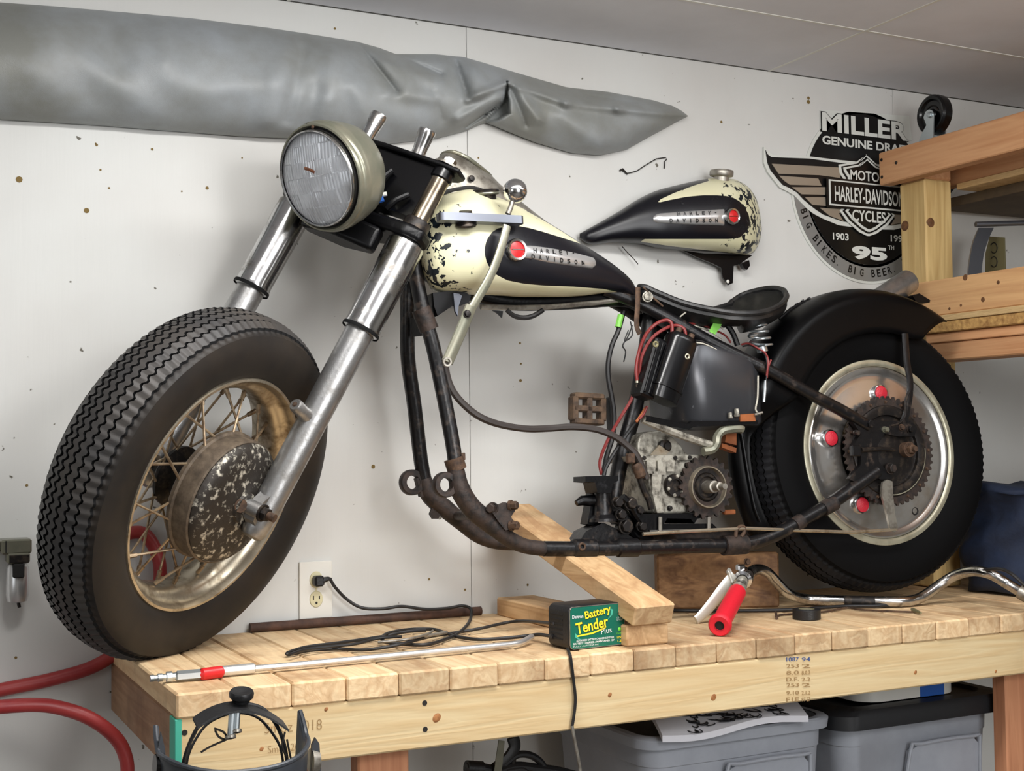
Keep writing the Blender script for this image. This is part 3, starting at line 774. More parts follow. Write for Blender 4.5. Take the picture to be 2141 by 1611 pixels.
# 2x4 offcuts
o = MB().box((.842, .285, .0191), (1, 0, 0), (-.03, 1, 0), (0, 0, 1), .0445, .252, .0190, .003)
tag(o.build('wood_offcut', M['stud'], smooth=35), 'pine offcut lying flat under the foot of the sloping prop', 'wood')
e0 = V((.846, -.001, .0752)); e1 = V((.815, .515, .239))
d = (e1-e0).normalized(); wv = V((1, .06, 0)); wv = (wv-d*wv.dot(d)).normalized(); nn = wv.cross(d).normalized()
if nn.z < 0: nn = -nn
L_ = .535
o = MB().box(e0+d*(L_/2)-nn*.019, wv, d, nn, .0435, L_/2, .019, .003)
tag(o.build('wood_prop', M['stud']), 'sloping pine two-by-four propped under the motorcycle frame rail', 'wood')
blk = MB().box((1.262, .400, .0605), (1, -.42, 0), (.42, 1, 0), (0, 0, 1), .135, .019, .060, .004)
tag(blk.build('wood_block', M['dark_block']), 'dark stained wood block on edge under the rear of the frame', 'wood')

# ================================================================== THE MOTORCYCLE
moto = empty('motorcycle', (.9, .30, .0))
tag(moto, 'dismantled vintage black and cream motorcycle on wood props, engine missing', 'motorcycle')

# front wheel plane (steered and raked) and bike plane (leaning a little to the wall)
NF = nvec(-20.8, 38.9); CRF = CC + (V((.137, .299, .280))-CC)*(.2165/.218)
AF = V((.475, -.045, .879)); AF = (AF-NF*AF.dot(NF)).normalized(); HF = AF.cross(NF)
WCF = CRF - NF*.052
NR = nvec(4.7, -3.0); CRR = CC + (V((1.708, .365, .336))-CC)*(.2085/.218)
WCR = CRR - NR*.050
NB = nvec(3, -1)
XBK = V((1, 0, 0)); XBK = (XBK-NB*XBK.dot(NB)).normalized(); UB = XBK.cross(-NB).normalized()
if UB.z < 0: UB = -UB
def BP(px, py, w=0.0): return on(px, py, WCR+NB*w, NB)
def FP(px, py, w=0.0): return on(px, py, CRF+NF*w, NF)
def RP(px, py, w=0.0): return on(px, py, CRR+NR*w, NR)

def tire(C, n, Rr, k, parent, mats, teeth=112, zz=.0030, crown=.015):
    """tire with zigzag tread grooves and saw-tooth shoulders"""
    e1 = V((0, 0, 1)); e1 = (e1-n*e1.dot(n)).normalized(); e2 = n.cross(e1)
    Ro = Rr+.1045*k
    def rt(w): return Ro-crown*k*(abs(w)/(.05*k))**2.2
    cols = []   # (w, r, zig, material of the strip that follows)
    side = [(.046, Rr-.006), (.052, Rr+.001), (.0575, Rr+.010), (.0645, Rr+.030), (.067, Rr+.048), (.0655, Rr+.064), (.060, Rr+.079)]
    for w, r in side: cols.append((w*k, r if r < Rr+.012 else Rr+(r-Rr)*k, 0, 2))
    cols.append((.0555*k, rt(.054*k)-.006*k, .3, 2)); cols.append((.0515*k, rt(.051*k)-.0042*k, .55, 1)); cols.append((.050*k, rt(.05*k), .55, 0))
    gr = [.0335, .0168, 0, -.0168, -.0335]
    for g in gr:
        gw = .0026
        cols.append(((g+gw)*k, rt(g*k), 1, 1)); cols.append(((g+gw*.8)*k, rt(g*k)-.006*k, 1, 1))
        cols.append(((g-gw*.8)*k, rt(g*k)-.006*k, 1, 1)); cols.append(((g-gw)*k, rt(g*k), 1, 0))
    cols.append((-.050*k, rt(.05*k), .55, 1)); cols.append((-.0515*k, rt(.051*k)-.0042*k, .55, 2)); cols.append((-.0555*k, rt(.054*k)-.006*k, .3, 2))
    for w, r in side[::-1]: cols.append((-w*k, r if r < Rr+.012 else Rr+(r-Rr)*k, 0, 2))
    nphi = teeth*4; pat = (1, .8, -1, -.8); nc = len(cols)
    cs_ = [(cos(2*PI*i/nphi), sin(2*PI*i/nphi)) for i in range(nphi)]
    mb = MB(); vs = []
    for i in range(nphi):
        d = e1*cs_[i][0]+e2*cs_[i][1]; z = zz*k*pat[i % 4]
        for (w, r, g, _) in cols: vs.append(C+d*r+n*(w+z*g))
    mb.v = vs
    for i in range(nphi):
        i2 = (i+1) % nphi
        for j in range(nc-1):
            mb.f.append((i*nc+j, i2*nc+j, i2*nc+j+1, i*nc+j+1)); mb.m.append(cols[j][3])
    return mb.build('tire', mats, parent, smooth=32, recalc=False)
def flip(o):
    o.data.flip_normals()

# ---- front wheel
rimp = [(.2165, .050), (.2150, .0535), (.2105, .0535), (.2085, .049), (.2065, .043), (.2040, .034), (.1960, .029), (.1880, .022), (.1855, .010), (.1850, 0)]
rimp = rimp+[(r, -h) for r, h in rimp[::-1][1:]]
rimo = [(r+.0035, h*.9) for r, h in rimp[::-1]]
fw = MB().lathe(rimp+rimo, WCF, NF, 120, closed=True).build('front_wheel', M['rim_front'], moto, smooth=50)
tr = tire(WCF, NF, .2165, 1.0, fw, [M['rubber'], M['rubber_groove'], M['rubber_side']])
MB().lathe([(.100, .036), (.1115, .036), (.1135, .038), (.1165, .041), (.1165, .047), (.113, .050), (.113, .082), (.110, .084), (.104, .083)], WCF, NF, 64).build('brake_drum', M['drum_rust'], fw)
MB().lathe([(.104, .060), (.1035, .083), (.109, .083), (.1095, .086), (.106, .092), (.098, .098), (.084, .1025), (.065, .105), (.045, .106), (.040, .108), (.028, .109), (.026, .114), (0, .114)], WCF, NF, 64).build('brake_backing_plate', M['plate_scab'], fw)
MB().lathe([(0, -.058), (.020, -.058), (.022, -.054), (.052, -.052), (.056, -.048), (.056, -.042), (.050, -.040), (.034, -.034), (.030, .0), (.034, .012), (.060, .030), (.108, .034), (.108, .038), (0, .038)], WCF, NF, 48).build('hub', M['dark_metal'], fw)
def spokes(C, n, rL, hL, rR, hR, rr, parent, count=20, mt='spoke_metal', r=.0019, lean=.36):
    e1 = V((0, 0, 1)); e1 = (e1-n*e1.dot(n)).normalized(); e2 = n.cross(e1)
    base = mcol(e1, e2, n, C)
    for side, (r0, h0) in enumerate(((rL, hL), (rR, hR))):
        for sgn in (-1, 1):
            a = sgn*lean*(1.5 if r0 < .08 else .8)
            p0 = V((r0*cos(a), r0*sin(a), h0+sgn*.002)); p1 = V((rr, 0, (.007 if side == 0 else -.007)))
            d = (p1-p0).normalized()
            mb = MB().tube([p0, p1-d*.022], r, 6).tube([p1-d*.022, p1-d*.004], r*1.75, 6)
            me_o = mb.build('spoke', M[mt], None, base=(0, 0, 0), smooth=60)
            me = me_o.data; bpy.data.objects.remove(me_o)
            for q in range(count//2):
                ang = 2*PI*(q*2+(side*.5)+(sgn+1)/2)/count+ .07
                inst('spoke', me, parent, base @ Matrix.Rotation(ang, 4, 'Z'))
spokes(WCF, NF, .114, .044, .054, -.046, .1865, fw, r=.0024)
MB().tube([WCF+NF*.10-HF*.012, WCF+NF*.115-HF*.02], .012, 12).build('brake_arm_pivot', M['rust'], fw)
MB().tube([FP(600, 1010, -.02), FP(607, 1003, 0), FP(611, 996, .004)], .0045, 8).build('valve_stem', M['rust'], fw)

# ---- fork
def fp(w, t, h): return CRF+NF*w+AF*t+HF*h
WN, WF_, HL = .075, -.180, .036
def leg(w, h):
    q = lambda t: fp(w, t, h)
    P = [(-.040, .012), (-.036, .019), (-.026, .0235), (.0, .0255), (.03, .0262), (.10, .0268), (.385, .0275)]
    lg = MB().lathe([(0, -.040)]+[(r, t) for t, r in P]+[(0, .387)], fp(w, 0, h), AF, 36).build('fork_slider', M['fork_alloy'], moto)
    MB().lathe([(.0268, .372), (.0335, .374), (.0345, .378), (.0342, .385), (.0335, .39), (.0345, .48), (.0355, .545), (.0350, .556), (.030, .560), (.018, .561)], fp(w, 0, h), AF, 40).build('fork_cover', M['chrome_worn'], moto)
    MB().lathe([(.0355, .372), (.0362, .375), (.0355, .379)], fp(w, 0, h), AF, 40).build('cover_lip', M['rubber_groove'], lg)
    MB().lathe([(.0175, .555), (.0178, .560), (.0178, .69), (.0185, .692), (.0185, .700), (0, .700)], fp(w, 0, h), AF, 32).build('fork_tube', M['fork_tube'], moto)
    return lg
lgn = leg(WN, HL); lgf = leg(WF_, HL)
for w, lg in ((WN, lgn), (WF_, lgf)):
    b0 = fp(w-.006*(1 if w > 0 else -1), 0.006, .003); sg = 1 if w > 0 else -1
    MB().prism([fp(w-.011, t, h) for t, h in ((-.022, .020), (-.014, .002), (.004, -.006), (.018, -.001), (.045, .016), (.045, .05), (-.02, .05), (-.034, .035))], NF*.022).build('axle_clamp', M['fork_alloy'], lg)
    MB().tube([b0+NF*(-.02*sg), b0+NF*(.018*sg), b0+NF*(.025*sg)], [.0135, .0145, .013], 24).build('axle_boss', M['fork_alloy'], lg)
    n_ = b0+NF*(.025*sg)
    MB().bolt(n_, NF*sg, .0125, .012).build('axle_nut', M['dark_metal'], lg)
    MB().tube([n_+NF*(.012*sg), n_+NF*(.026*sg)], .0075, 14).build('axle_end', M['rust'], lg)
MB().tube([fp(WF_, 0, .010), fp(WN, 0, .010)], .0095, 14).build('front_axle', M['dark_metal'], moto)
lug0 = fp(WN, .188, HL); lugd = (-HF*.9-NF*.15+AF*.12).normalized()
MB().tube([lug0+lugd*.012, lug0+lugd*.035, lug0+lugd*.058, lug0+lugd*.062], [.017, .0125, .0125, .010], 16).build('fender_lug', M['fork_alloy'], lgn)
MB().bolt(lug0+lugd*.062, lugd, .004, .002).build('lug_bolt', M['rust'], lgn)

# lower clamp: lugs round both tubes joined by a drooping black bracket
def fprism(pts, t0, t1, mt, nm_, parent=moto, bev=None):
    return MB().prism([fp(w, t0, h) for w, h in pts], AF*(t1-t0)).build(nm_, mt, parent)
lc = fprism([(WN+.032, HL-.02), (WN+.034, HL+.02), (WN+.012, HL+.036), (.0, HL+.062), (-.052, HL+.088), (-.105, HL+.062), (WF_-.012, HL+.036), (WF_-.034, HL+.02), (WF_-.032, HL-.02), (WF_, HL-.034), (-.12, HL-.03), (-.052, HL-.036), (0, HL-.03), (WN, HL-.034)], .562, .588, M['black_paint'], 'lower_clamp')
fprism([(.03, HL-.030), (.025, HL+.0), (-.052, HL+.02), (-.13, HL+.0), (-.135, HL-.030), (-.052, HL-.05)], .515, .5625, M['black_paint'], 'clamp_apron', lc)
for w in (WN, WF_):
    MB().lathe([(.0185, .586), (.026, .588), (.026, .602), (.024, .606), (.0185, .607)], fp(w, 0, HL), AF, 28).build('clamp_collar', M['dark_metal'], lc)
    MB().bolt(fp(w, .575, HL+.034), HF+NF*.3, .007, .010).build('pinch_bolt', M['rust'], lc)
for o_ in (lc, [c for c in lc.children if c.name.startswith('clamp_apron')][0]):
    bv = o_.modifiers.new('soft_edges', 'BEVEL'); bv.width = .008; bv.segments = 3; bv.limit_method = 'ANGLE'; bv.angle_limit = rad(20)
# steering neck and the dark headlamp bracket between the tubes
neck = MB().lathe([(0, .572), (.034, .572), (.036, .585), (.028, .60), (.027, .70), (.035, .712), (.036, .725), (0, .728)], fp(-.052, 0, HL+.05), AF, 32).build('steering_neck', M['black_paint'], moto)
br = fprism([(WN-.012, HL-.012), (WN-.012, HL+.014), (-.052, HL+.02), (WF_+.012, HL+.014), (WF_+.012, HL-.012), (-.052, HL-.02)], .605, .712, M['black_gloss'], 'headlamp_bracket')
for w0, w1, t0, t1 in ((-.035, -.012, .60, .675), (.02, .045, .60, .64)):
    MB().tube([fp(w0, t0, HL-.03), fp((w0+w1)/2, (t0+t1)/2, HL-.034), fp(w1, t1, HL-.026)], .0065, 10).build('bracket_strut', M['black_paint'], br)
MB().tube([fp(.0, .6, HL-.045), fp(.012, .612, HL-.042)], .006, 8).build('wire_connector', M['blue_tape'], br)
MB().tube([fp(.0, .612, HL-.047), fp(.014, .622, HL-.043)], .004, 8).build('wire_connector', M['white_plastic'], br)
# top plate
tp = fprism([(WN+.036, HL-.018), (WN+.036, HL+.018), (WN+.018, HL+.034), (.0, HL+.075), (-.052, HL+.09), (-.105, HL+.075), (WF_-.02, HL+.03), (WF_-.034, HL), (WF_-.02, HL-.025), (-.052, HL-.032), (WN, HL-.026)], .7135, .7225, M['black_paint'], 'top_plate')
for w in (WN, WF_):
    MB().lathe([(.0185, .694), (.0215, .697), (.0215, .7135)], fp(w, 0, HL), AF, 28).build('tube_cap', M['black_gloss'], tp)
    MB().lathe([(.027, .7225), (.027, .7265), (.018, .728), (0, .728)], fp(w, 0, HL), AF, 28).build('cap_washer', M['grey_alloy'], tp)
    MB().bolt(fp(w, .728, HL), AF, .0125, .014).build('cap_bolt', M['chrome_worn'], tp)
bv = tp.modifiers.new('soft_edges', 'BEVEL'); bv.width = .003; bv.segments = 2; bv.limit_method = 'ANGLE'
# handlebar risers: flared polished stubs on the plate
for (x0, y0, x1, y1, w) in ((868, 338, 894, 272, .0), (757, 305, 793, 241, -.115)):
    p0 = FP(x0, y0, w); p1 = FP(x1, y1, w); L_ = (p1-p0).length
    d = (p1-p0).normalized()
    MB().lathe([(.0135, -.02), (.0132, 0), (.0138, L_*.45), (.0160, L_*.8), (.0172, L_*.92), (.0165, L_), (.012, L_+.001), (.011, L_-.01), (0, L_-.01)], p0, d, 32).build('handlebar_riser', M['chrome_worn'], tp)

# ---- headlamp
NH = nvec(-18.2, -63.2); HC = CC+(V((.328, .328, .860))-CC)*(.082/.086)
hu = V((0, 0, 1)); hu = (hu-NH*hu.dot(NH)).normalized(); hv = NH.cross(hu)
hl = MB().lathe([(.0885, -.016), (.0900, -.009), (.0925, -.0055), (.0955, -.0065), (.0972, -.011), (.0968, -.015), (.0990, -.0175), (.0998, -.022), (.0985, -.0265), (.0992, -.030), (.0985, -.036), (.0965, -.042), (.094, -.060), (.086, -.085), (.070, -.105), (.045, -.118), (0, -.123)], HC, NH, 72).build('headlamp', M['olive_metal'], moto)
MB().lathe([(.0825, .0015), (.0835, .004), (.0850, .0045), (.0862, .002), (.0862, -.004)], HC, NH, 72).build('headlamp_rim', M['chrome_worn'], hl)
MB().lathe([(.0860, -.003), (.0862, -.012), (.0892, -.013), (.0895, -.010)], HC, NH, 72).build('rim_gasket', M['slot'], hl)
def lensmat():
    m, nt, b = newmat('headlamp_glass'); b.inputs['Transmission Weight'].default_value = 1.0; b.inputs['Roughness'].default_value = .0
    b.inputs['IOR'].default_value = 1.25; b.inputs['Base Color'].default_value = (.97, .98, .99, 1); return m
M['glass'] = lensmat()
def lensz(r): return .016*(1-(r/.083)**2)
def flute(a, b_):
    # a along hv (sideways), b along hu (up): blocks of flutes of different pitch, as pressed into sealed beams
    row = int((b_+.2)/.027+.4); blk = int((a+.2+(.012 if row % 2 else 0))/.031)
    pit = (.0052, .0070, .0060)[(row+2*blk) % 3]
    am = (.0016, .0009, .0020, .0013)[(row*3+blk) % 4]
    return .62*am*abs(sin(PI*a/pit))+(row+blk) % 2*.0012+.0007*sin(b_*120+blk)
mb = MB(); nr, na = 70, 420
def lp(i, j):
    r = .0828*i/(nr-1); t = 2*PI*j/na; a, b_ = r*sin(t), r*cos(t)
    return HC+hu*b_+hv*a+NH*(lensz(r)-.007+flute(a, b_)*min(1, (.0835-r)/.004))
mb.grid(lp, nr, na, cv=True)
mb.build('fluted_reflector', M['flute_silver'], hl, smooth=60, weld=.00002)
mb = MB()
mb.grid(lambda i, j: HC+(hu*cos(2*PI*j/96)+hv*sin(2*PI*j/96))*(.083*i/20)+NH*lensz(.083*i/20), 21, 96, cv=True)
mb.grid(lambda i, j: HC+(hu*cos(2*PI*j/96)+hv*sin(2*PI*j/96))*(.083*i/20)+NH*(lensz(.083*i/20)-.0015), 21, 96, cv=True)
mb.build('headlamp_lens', M['glass'], hl, smooth=180, weld=.00002)
MB().tube([HC+hu*.022+hv*.012+NH*.0095, HC+hu*.018+hv*.000+NH*.0105, HC+hu*.012-hv*.010+NH*.0105], .0028, 8).build('bulb_filament', M['orange'], hl)
MB().bolt(HC+hu*.094+hv*.004-NH*.012, NH+hu*.5, .0035, .003).build('rim_screw', M['dark_metal'], hl)
MB().bolt(HC+hu*.089+hv*-.014-NH*.005, NH+hu*.5, .0025, .002).build('rim_screw', M['rust'], hl)
MB().tube([HC-NH*.10-hu*.03, HC-NH*.125-hu*.06, fp(-.04, .61, HL)], .012, 12).build('headlamp_stem', M['black_paint'], hl)

# ---- frame
R0 = .0145
fr = MB()
nd = [BP(*q, .045+.04*min(1, max(0, (q[1]-545)/450))) for q in ((866, 540), (874, 600), (888, 662), (905, 722), (921, 795), (935, 865), (947, 930), (953, 975))]
nl = [BP(*q, .085) for q in ((953, 975), (961, 1020), (985, 1060), (1012, 1084), (1040, 1107), (1066, 1127), (1098, 1141), (1137, 1146.5), (1205, 1147), (1280, 1146), (1356, 1143), (1440, 1141), (1520, 1140), (1570, 1135), (1619, 1118), (1672, 1090), (1735, 1053), (1783, 1020), (1832, 985))]
frame = MB().tube(spline(nd, 5), R0*.97, 18).build('frame', M['frame_black'], moto)
MB().tube(spline(nl[:8], 5), [R0*lerp_tab([(0, 1), (5, 1.3), (14, 1.35), (22, 1.12), (30, .98), (35, .98)], q) for q in range(36)], 18).build('lower_rail', M['frame_rust'], frame)
MB().tube(spline(nl[7:], 5), R0*1.02, 18).build('lower_rail', M['frame_black'], frame)
fd = [BP(*q, -.045-.04*min(1, max(0, (q[1]-590)/400))) for q in ((853, 560), (852, 660), (853, 750), (866, 845), (879, 955), (887, 1000))]
fl_ = [BP(*q, -.085) for q in ((887, 1000), (896, 1030), (912, 1048), (932, 1064), (967, 1093), (998, 1118), (1030, 1131), (1075, 1135), (1180, 1134), (1330, 1128), (1480, 1124), (1560, 1112), (1640, 1072), (1740, 1005))]
MB().tube(spline(fd, 5), R0, 18).build('down_tube', M['frame_black'], frame)
MB().tube(spline(fl_, 5), [R0*lerp_tab([(0, 1), (5, 1.25), (14, 1.3), (22, 1.1), (28, 1.0), (99, 1)], q) for q in range(66)], 18).build('lower_rail', M['frame_rust'], frame)
st_ = [BP(*q, w) for *q, w in ((1262, 606, .02), (1336, 634, .03), (1406, 670, .045), (1488, 716, .06), (1570, 757, .075), (1611, 776, .082), (1692, 822, .088), (1760, 858, .088), (1815, 890, .088))]
MB().tube(spline(st_, 5), R0*.92, 18).build('seat_stay', M['frame_black'], frame)
st_f = [p-NB*(2*w) for p, w in zip(st_, (.02, .03, .045, .06, .075, .082, .088, .088, .088))]
MB().tube(spline(st_f, 5), R0*.92, 18).build('seat_stay', M['frame_black'], frame)
MB().tube(spline([BP(*q, 0) for q in ((880, 560), (960, 600), (1060, 628), (1180, 628), (1300, 622), (1345, 640))], 5), .019, 18).build('backbone_tube', M['black_paint'], frame)
MB().tube(spline([BP(*q, 0) for q in ((1362, 640), (1350, 730), (1328, 850), (1306, 930), (1290, 1000), (1276, 1090))], 5), .0165, 18).build('seat_tube', M['frame_black'], frame)
# engine-mount eyelets on the down tubes
for (cx_, cy_, w, tx, ty, mt) in ((930, 1013, .085, 958, 1000, 'frame_rust'), (861, 1008, -.085, 886, 1000, 'frame_rust')):
    c = BP(cx_, cy_, w)
    sc_ = (c-CC).dot(CF)/FOC
    eo = MB().lathe([(15*sc_, -.010), (15*sc_, .010), (25*sc_, .010), (27*sc_, .006), (27*sc_, -.006), (25*sc_, -.010)], c, NB, 30, closed=True).build('engine_mount', M[mt], frame)
    t_ = BP(tx+4, ty-16, w); t2 = BP(tx+18, ty+42, w); t3 = BP(tx-8, ty+38, w); t4 = BP(tx-18, ty+0, w)
    MB().prism([t_-NB*.009, t2-NB*.009, t3-NB*.009, t4-NB*.009], NB*.018).build('mount_lug', M[mt], eo)
for p, q_, n_, mt in (((880, 645), (898, 690), 'tube_clamp', 'frame_rust'), ((948, 958), (956, 982), 'tube_clamp', 'rust')):
    w = .055 if p[1] < 700 else .083
    MB().tube([BP(*p, w), BP(*q_, w)], [.0185, .0185], 16).build(n_, M[mt], frame)
MB().box(BP(964, 954, .085), XBK, NB, UB, .007, .005, .007, .001).build('clamp_tab', M['rust'], frame)
# strut plate between the two down tubes
p = [BP(858, 664, -.03), BP(890, 668, .03), BP(893, 700, .03), BP(862, 704, -.03)]
MB().prism(p, XBK*.004).build('cross_plate', M['black_paint'], frame)
# lower cross tie, tabs and studs at the front bend
MB().tube([BP(952, 1078, -.085), BP(1000, 1076, .085)], .009, 12).build('cross_tie', M['frame_rust'], frame)
MB().prism([BP(*q, -.085) for q in ((905, 1052), (925, 1060), (914, 1084), (902, 1084), (896, 1074))], NB*.008).build('frame_tab', M['frame_rust'], frame)
tb = MB().prism([BP(*q, .092) for q in ((1018, 1064), (1050, 1050), (1076, 1058), (1062, 1080), (1076, 1104), (1050, 1108), (1036, 1090))], NB*.014).build('peg_bracket', M['frame_rust'], frame)
for (x, y) in ((1068, 1056), (1070, 1098)):
    MB().bolt(BP(x, y, .105), NB*.8+XBK*.6, .008, .014).build('peg_stud', M['rust'], tb)
MB().bolt(BP(1030, 1062, .10), NB*.7-XBK*.7, .009, .016).build('peg_stud', M['frame_rust'], tb)
# castings along the near rail
for pts, w, r in ((((1195, 1146), (1246, 1146)), .085, .0190), (((1288, 1145), (1335, 1144)), .085, .0185)):
    MB().tube([BP(*pts[0], w), BP(*pts[0], w)+XBK*.004, BP(*pts[1], w)-XBK*.004, BP(*pts[1], w)], [R0, r, r, R0], 18).build('rail_casting', M['frame_black'], frame)
MB().lathe([(.004, .0), (.0065, .001), (.008, 0), (.008, -.004)], BP(1218, 1142, .106), NB, 16).build('casting_hole', M['rust'], frame)
cl = MB().tube([BP(1512, 1140, .085), BP(1558, 1137, .085)], [.0205, .0205], 18).build('kickstand_clamp', M['frame_rust'], frame)
lo = spline([BP(*q, .095) for q in ((1538, 1122), (1540, 1108), (1548, 1100), (1556, 1102), (1556, 1112), (1550, 1122))], 4)
MB().tube(lo, .004, 8).build('clamp_loop', M['rust'], cl)
for (a, b_) in (((1660, 1098), (1676, 1088)), ((1720, 1064), (1745, 1050))):
    MB().tube([BP(*a, .086), BP(*b_, .086)], .0165, 16).build('rail_weld', M['frame_rust'], frame)

# seat-tube foot casting, flared onto the rail, with the flat pad on its post
pc = MB()
pc.lathe([(.0, .0), (.030, .0), (.029, .006), (.020, .014), (.0175, .03), (.0165, .055), (.018, .072), (.022, .078), (0, .078)], BP(1262, 1090, .04), UB, 26)
pc.prism([BP(*q, .055) for q in ((1205, 1142), (1225, 1110), (1262, 1092), (1300, 1110), (1345, 1136), (1345, 1148), (1205, 1150))], -NB*.05)
pco = pc.build('post_casting', M['frame_black'], frame)
MB().prism([BP(*q, .065) for q in ((1224, 995), (1293, 994), (1293, 1004), (1282, 1010), (1278, 1030), (1250, 1030), (1244, 1008), (1224, 1006))], -NB*.05).build('pedal_pad', M['black_paint'], pco)
MB().prism([BP(*q, .03) for q in ((1228, 1095), (1240, 1030), (1252, 1028), (1250, 1100))], -NB*.03).build('casting_web', M['black_paint'], pco)
MB().tube([BP(1205, 1052, .03), BP(1216, 1046, .03), BP(1240, 1046, .03)], [.006, .010, .012], 12).build('pivot_stub', M['black_paint'], pco)
# dark linkage clutter between the post and gearbox
ck = MB().tube(spline([BP(*q, .06) for q in ((1300, 1040), (1318, 1056), (1330, 1075), (1345, 1098), (1350, 1118))], 4), .010, 10).build('linkage_arm', M['black_paint'], frame)
for (x, y, r) in ((1318, 1052, .014), (1335, 1066, .010), (1297, 1075, .012), (1340, 1100, .011), (1308, 1100, .016), (1290, 1050, .012)):
    MB().bolt(BP(x, y, .065), NB, r*.8, .012).build('linkage_bolt', M['dark_metal'], ck)
MB().tube(spline([BP(*q, .035) for q in ((1292, 1060), (1310, 1085), (1330, 1118), (1360, 1128))], 4), .012, 10).build('linkage_arm', M['black_paint'], frame)
# rear axle plates
ap = MB().prism([BP(*q, .092) for q in ((1768, 862), (1790, 876), (1830, 878), (1862, 880), (1904, 880), (1918, 892), (1912, 912), (1878, 912), (1850, 906), (1835, 930), (1838, 965), (1855, 985), (1866, 1000), (1842, 1002), (1818, 992), (1792, 1010), (1776, 1000), (1800, 972), (1800, 950), (1785, 930), (1800, 906), (1790, 892))], -NB*.012).build('axle_plate', M['frame_black'], frame)
for (x, y, w, r, l_, mt) in ((1885, 893, .094, .006, .006, 'rust'), (1850, 898, .094, .006, .010, 'olive_metal'), (1815, 886, .094, .009, .012, 'frame_black'), (1861, 979, .094, .010, .012, 'frame_rust'), (1902, 897, .094, .007, .008, 'frame_black'), (1790, 905, .09, .006, .008, 'frame_black')):
    MB().bolt(BP(x, y, w), NB, r, l_).build('axle_plate_bolt', M[mt], ap)
MB().tube([BP(1800, 940, .094), BP(1840, 938, .094), BP(1872, 940, .094)], [.006, .005, .004], 10).build('chain_adjuster', M['dark_metal'], ap)
MB().box(BP(1788, 942, .098), XBK, NB, UB, .012, .006, .012, .002).build('adjuster_block', M['frame_black'], ap)
ax0 = BP(1885, 940, .075)
MB().tube([ax0-NB*.05, ax0+NB*.008, ax0+NB*.009, ax0+NB*.026], [.012, .012, .017, .017], 20).build('rear_axle', M['rust'], frame)
MB().bolt(ax0+NB*.026, NB, .011, .012).build('axle_nut', M['rust'], frame)
MB().tube([ax0+NB*.034, ax0+NB*.046], .006, 12).build('axle_tip', M['rust'], frame)
# brake arm and long rod
MB().prism([BP(*q, .098) for q in ((1846, 1008), (1856, 1002), (1866, 1006), (1868, 1040), (1872, 1075), (1878, 1104), (1872, 1112), (1862, 1108), (1856, 1080), (1848, 1050), (1843, 1030))], -NB*.006).build('brake_arm', M['grey_alloy'], moto)
MB().tube([BP(*q, .095) for q in ((1344, 1116), (1440, 1110), (1560, 1104), (1660, 1108), (1780, 1112), (1874, 1106))], .0038, 10).build('brake_rod', M['rim_front'], moto)

# ---- rear wheel
rimr = [(.2085, .048), (.2075, .0515), (.2020, .0530), (.1955, .0520), (.1935, .049), (.1955, .044), (.1950, .034), (.1880, .028), (.1800, .020), (.1780, 0)]
rimr = rimr+[(r, -h) for r, h in rimr[::-1][1:]]
rw = MB().lathe(rimr+[(r+.0035, h*.9) for r, h in rimr[::-1]], WCR, NR, 110, closed=True).build('rear_wheel', M['rim_rear'], moto, smooth=50)
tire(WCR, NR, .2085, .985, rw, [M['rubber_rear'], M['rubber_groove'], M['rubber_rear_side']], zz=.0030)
MB().lathe([(.1935, .047), (.190, .0505), (.183, .0495), (.178, .046), (.172, .0445), (.160, .0462), (.140, .0492), (.120, .0520), (.112, .0528), (.109, .051), (.109, .046)], WCR, NR, 110).build('wheel_ring', M['ring_chrome'], rw)
for (x, y) in ((1735, 916), (1839, 822), (1800, 1055)):
    c = RP(x, y, .004)
    rf = MB().lathe([(0, .010), (.010, .0095), (.0160, .007), (.0172, .0)], c, NR, 28).build('reflector', M['reflector'], rw)
    MB().lathe([(.0170, .0055), (.0190, .005), (.0200, 0), (.0195, -.008)], c, NR, 28).build('reflector_rim', M['chrome'], rf)
MB().lathe([(.006, 0), (.0085, .002), (.0095, .0)], RP(1913, 1068, -.004), NR, 18).build('ring_grommet', M['slot'], rw)
SPC = WCR
def gear(c, n, r0, r1, r2, teeth, th, mb=None, a_off=0):
    e1 = V((0, 0, 1)); e1 = (e1-n*e1.dot(n)).normalized(); e2 = n.cross(e1)
    mb = mb or MB(); out = []; 
    for i in range(teeth*4):
        a = 2*PI*i/(teeth*4)+a_off; r = (r1, r2, r2*.985, r1)[i % 4] if i % 4 in (0, 3) else r2
        out.append((a, r))
    k = len(out)
    vs = []
    for h in (0, th):
        for a, r in out: vs.append(c+(e1*cos(a)+e2*sin(a))*r+n*h)
        for a, r in out: vs.append(c+(e1*cos(a)+e2*sin(a))*r0+n*h)
    fs = []
    for i in range(k):
        j = (i+1) % k
        fs += [(i, j, k+j, k+i), (2*k+i, 3*k+i, 3*k+j, 2*k+j), (i, 2*k+i, 2*k+j, j), (k+i, k+j, 3*k+j, 3*k+i)]
    return mb.add(vs, fs)
gcen = WCR
gear(gcen+NR*.074, NR, .098, .1165, .1225, 51, .005).build('sprocket', M['frame_rust'], rw, smooth=0)
MB().lathe([(.102, .055), (.102, .0785), (.100, .082), (.094, .084), (.080, .080), (.078, .074), (.070, .072), (.045, .080), (.03, .084), (0, .084)], gcen, NR, 56).build('brake_drum', M['dark_metal'], rw)
MB().lathe([(.100, .0795), (.0985, .083), (.0965, .0832), (.095, .080)], gcen, NR, 60, arc=(.4, 2.4)).build('drum_lip', M['rim_rear'], rw)
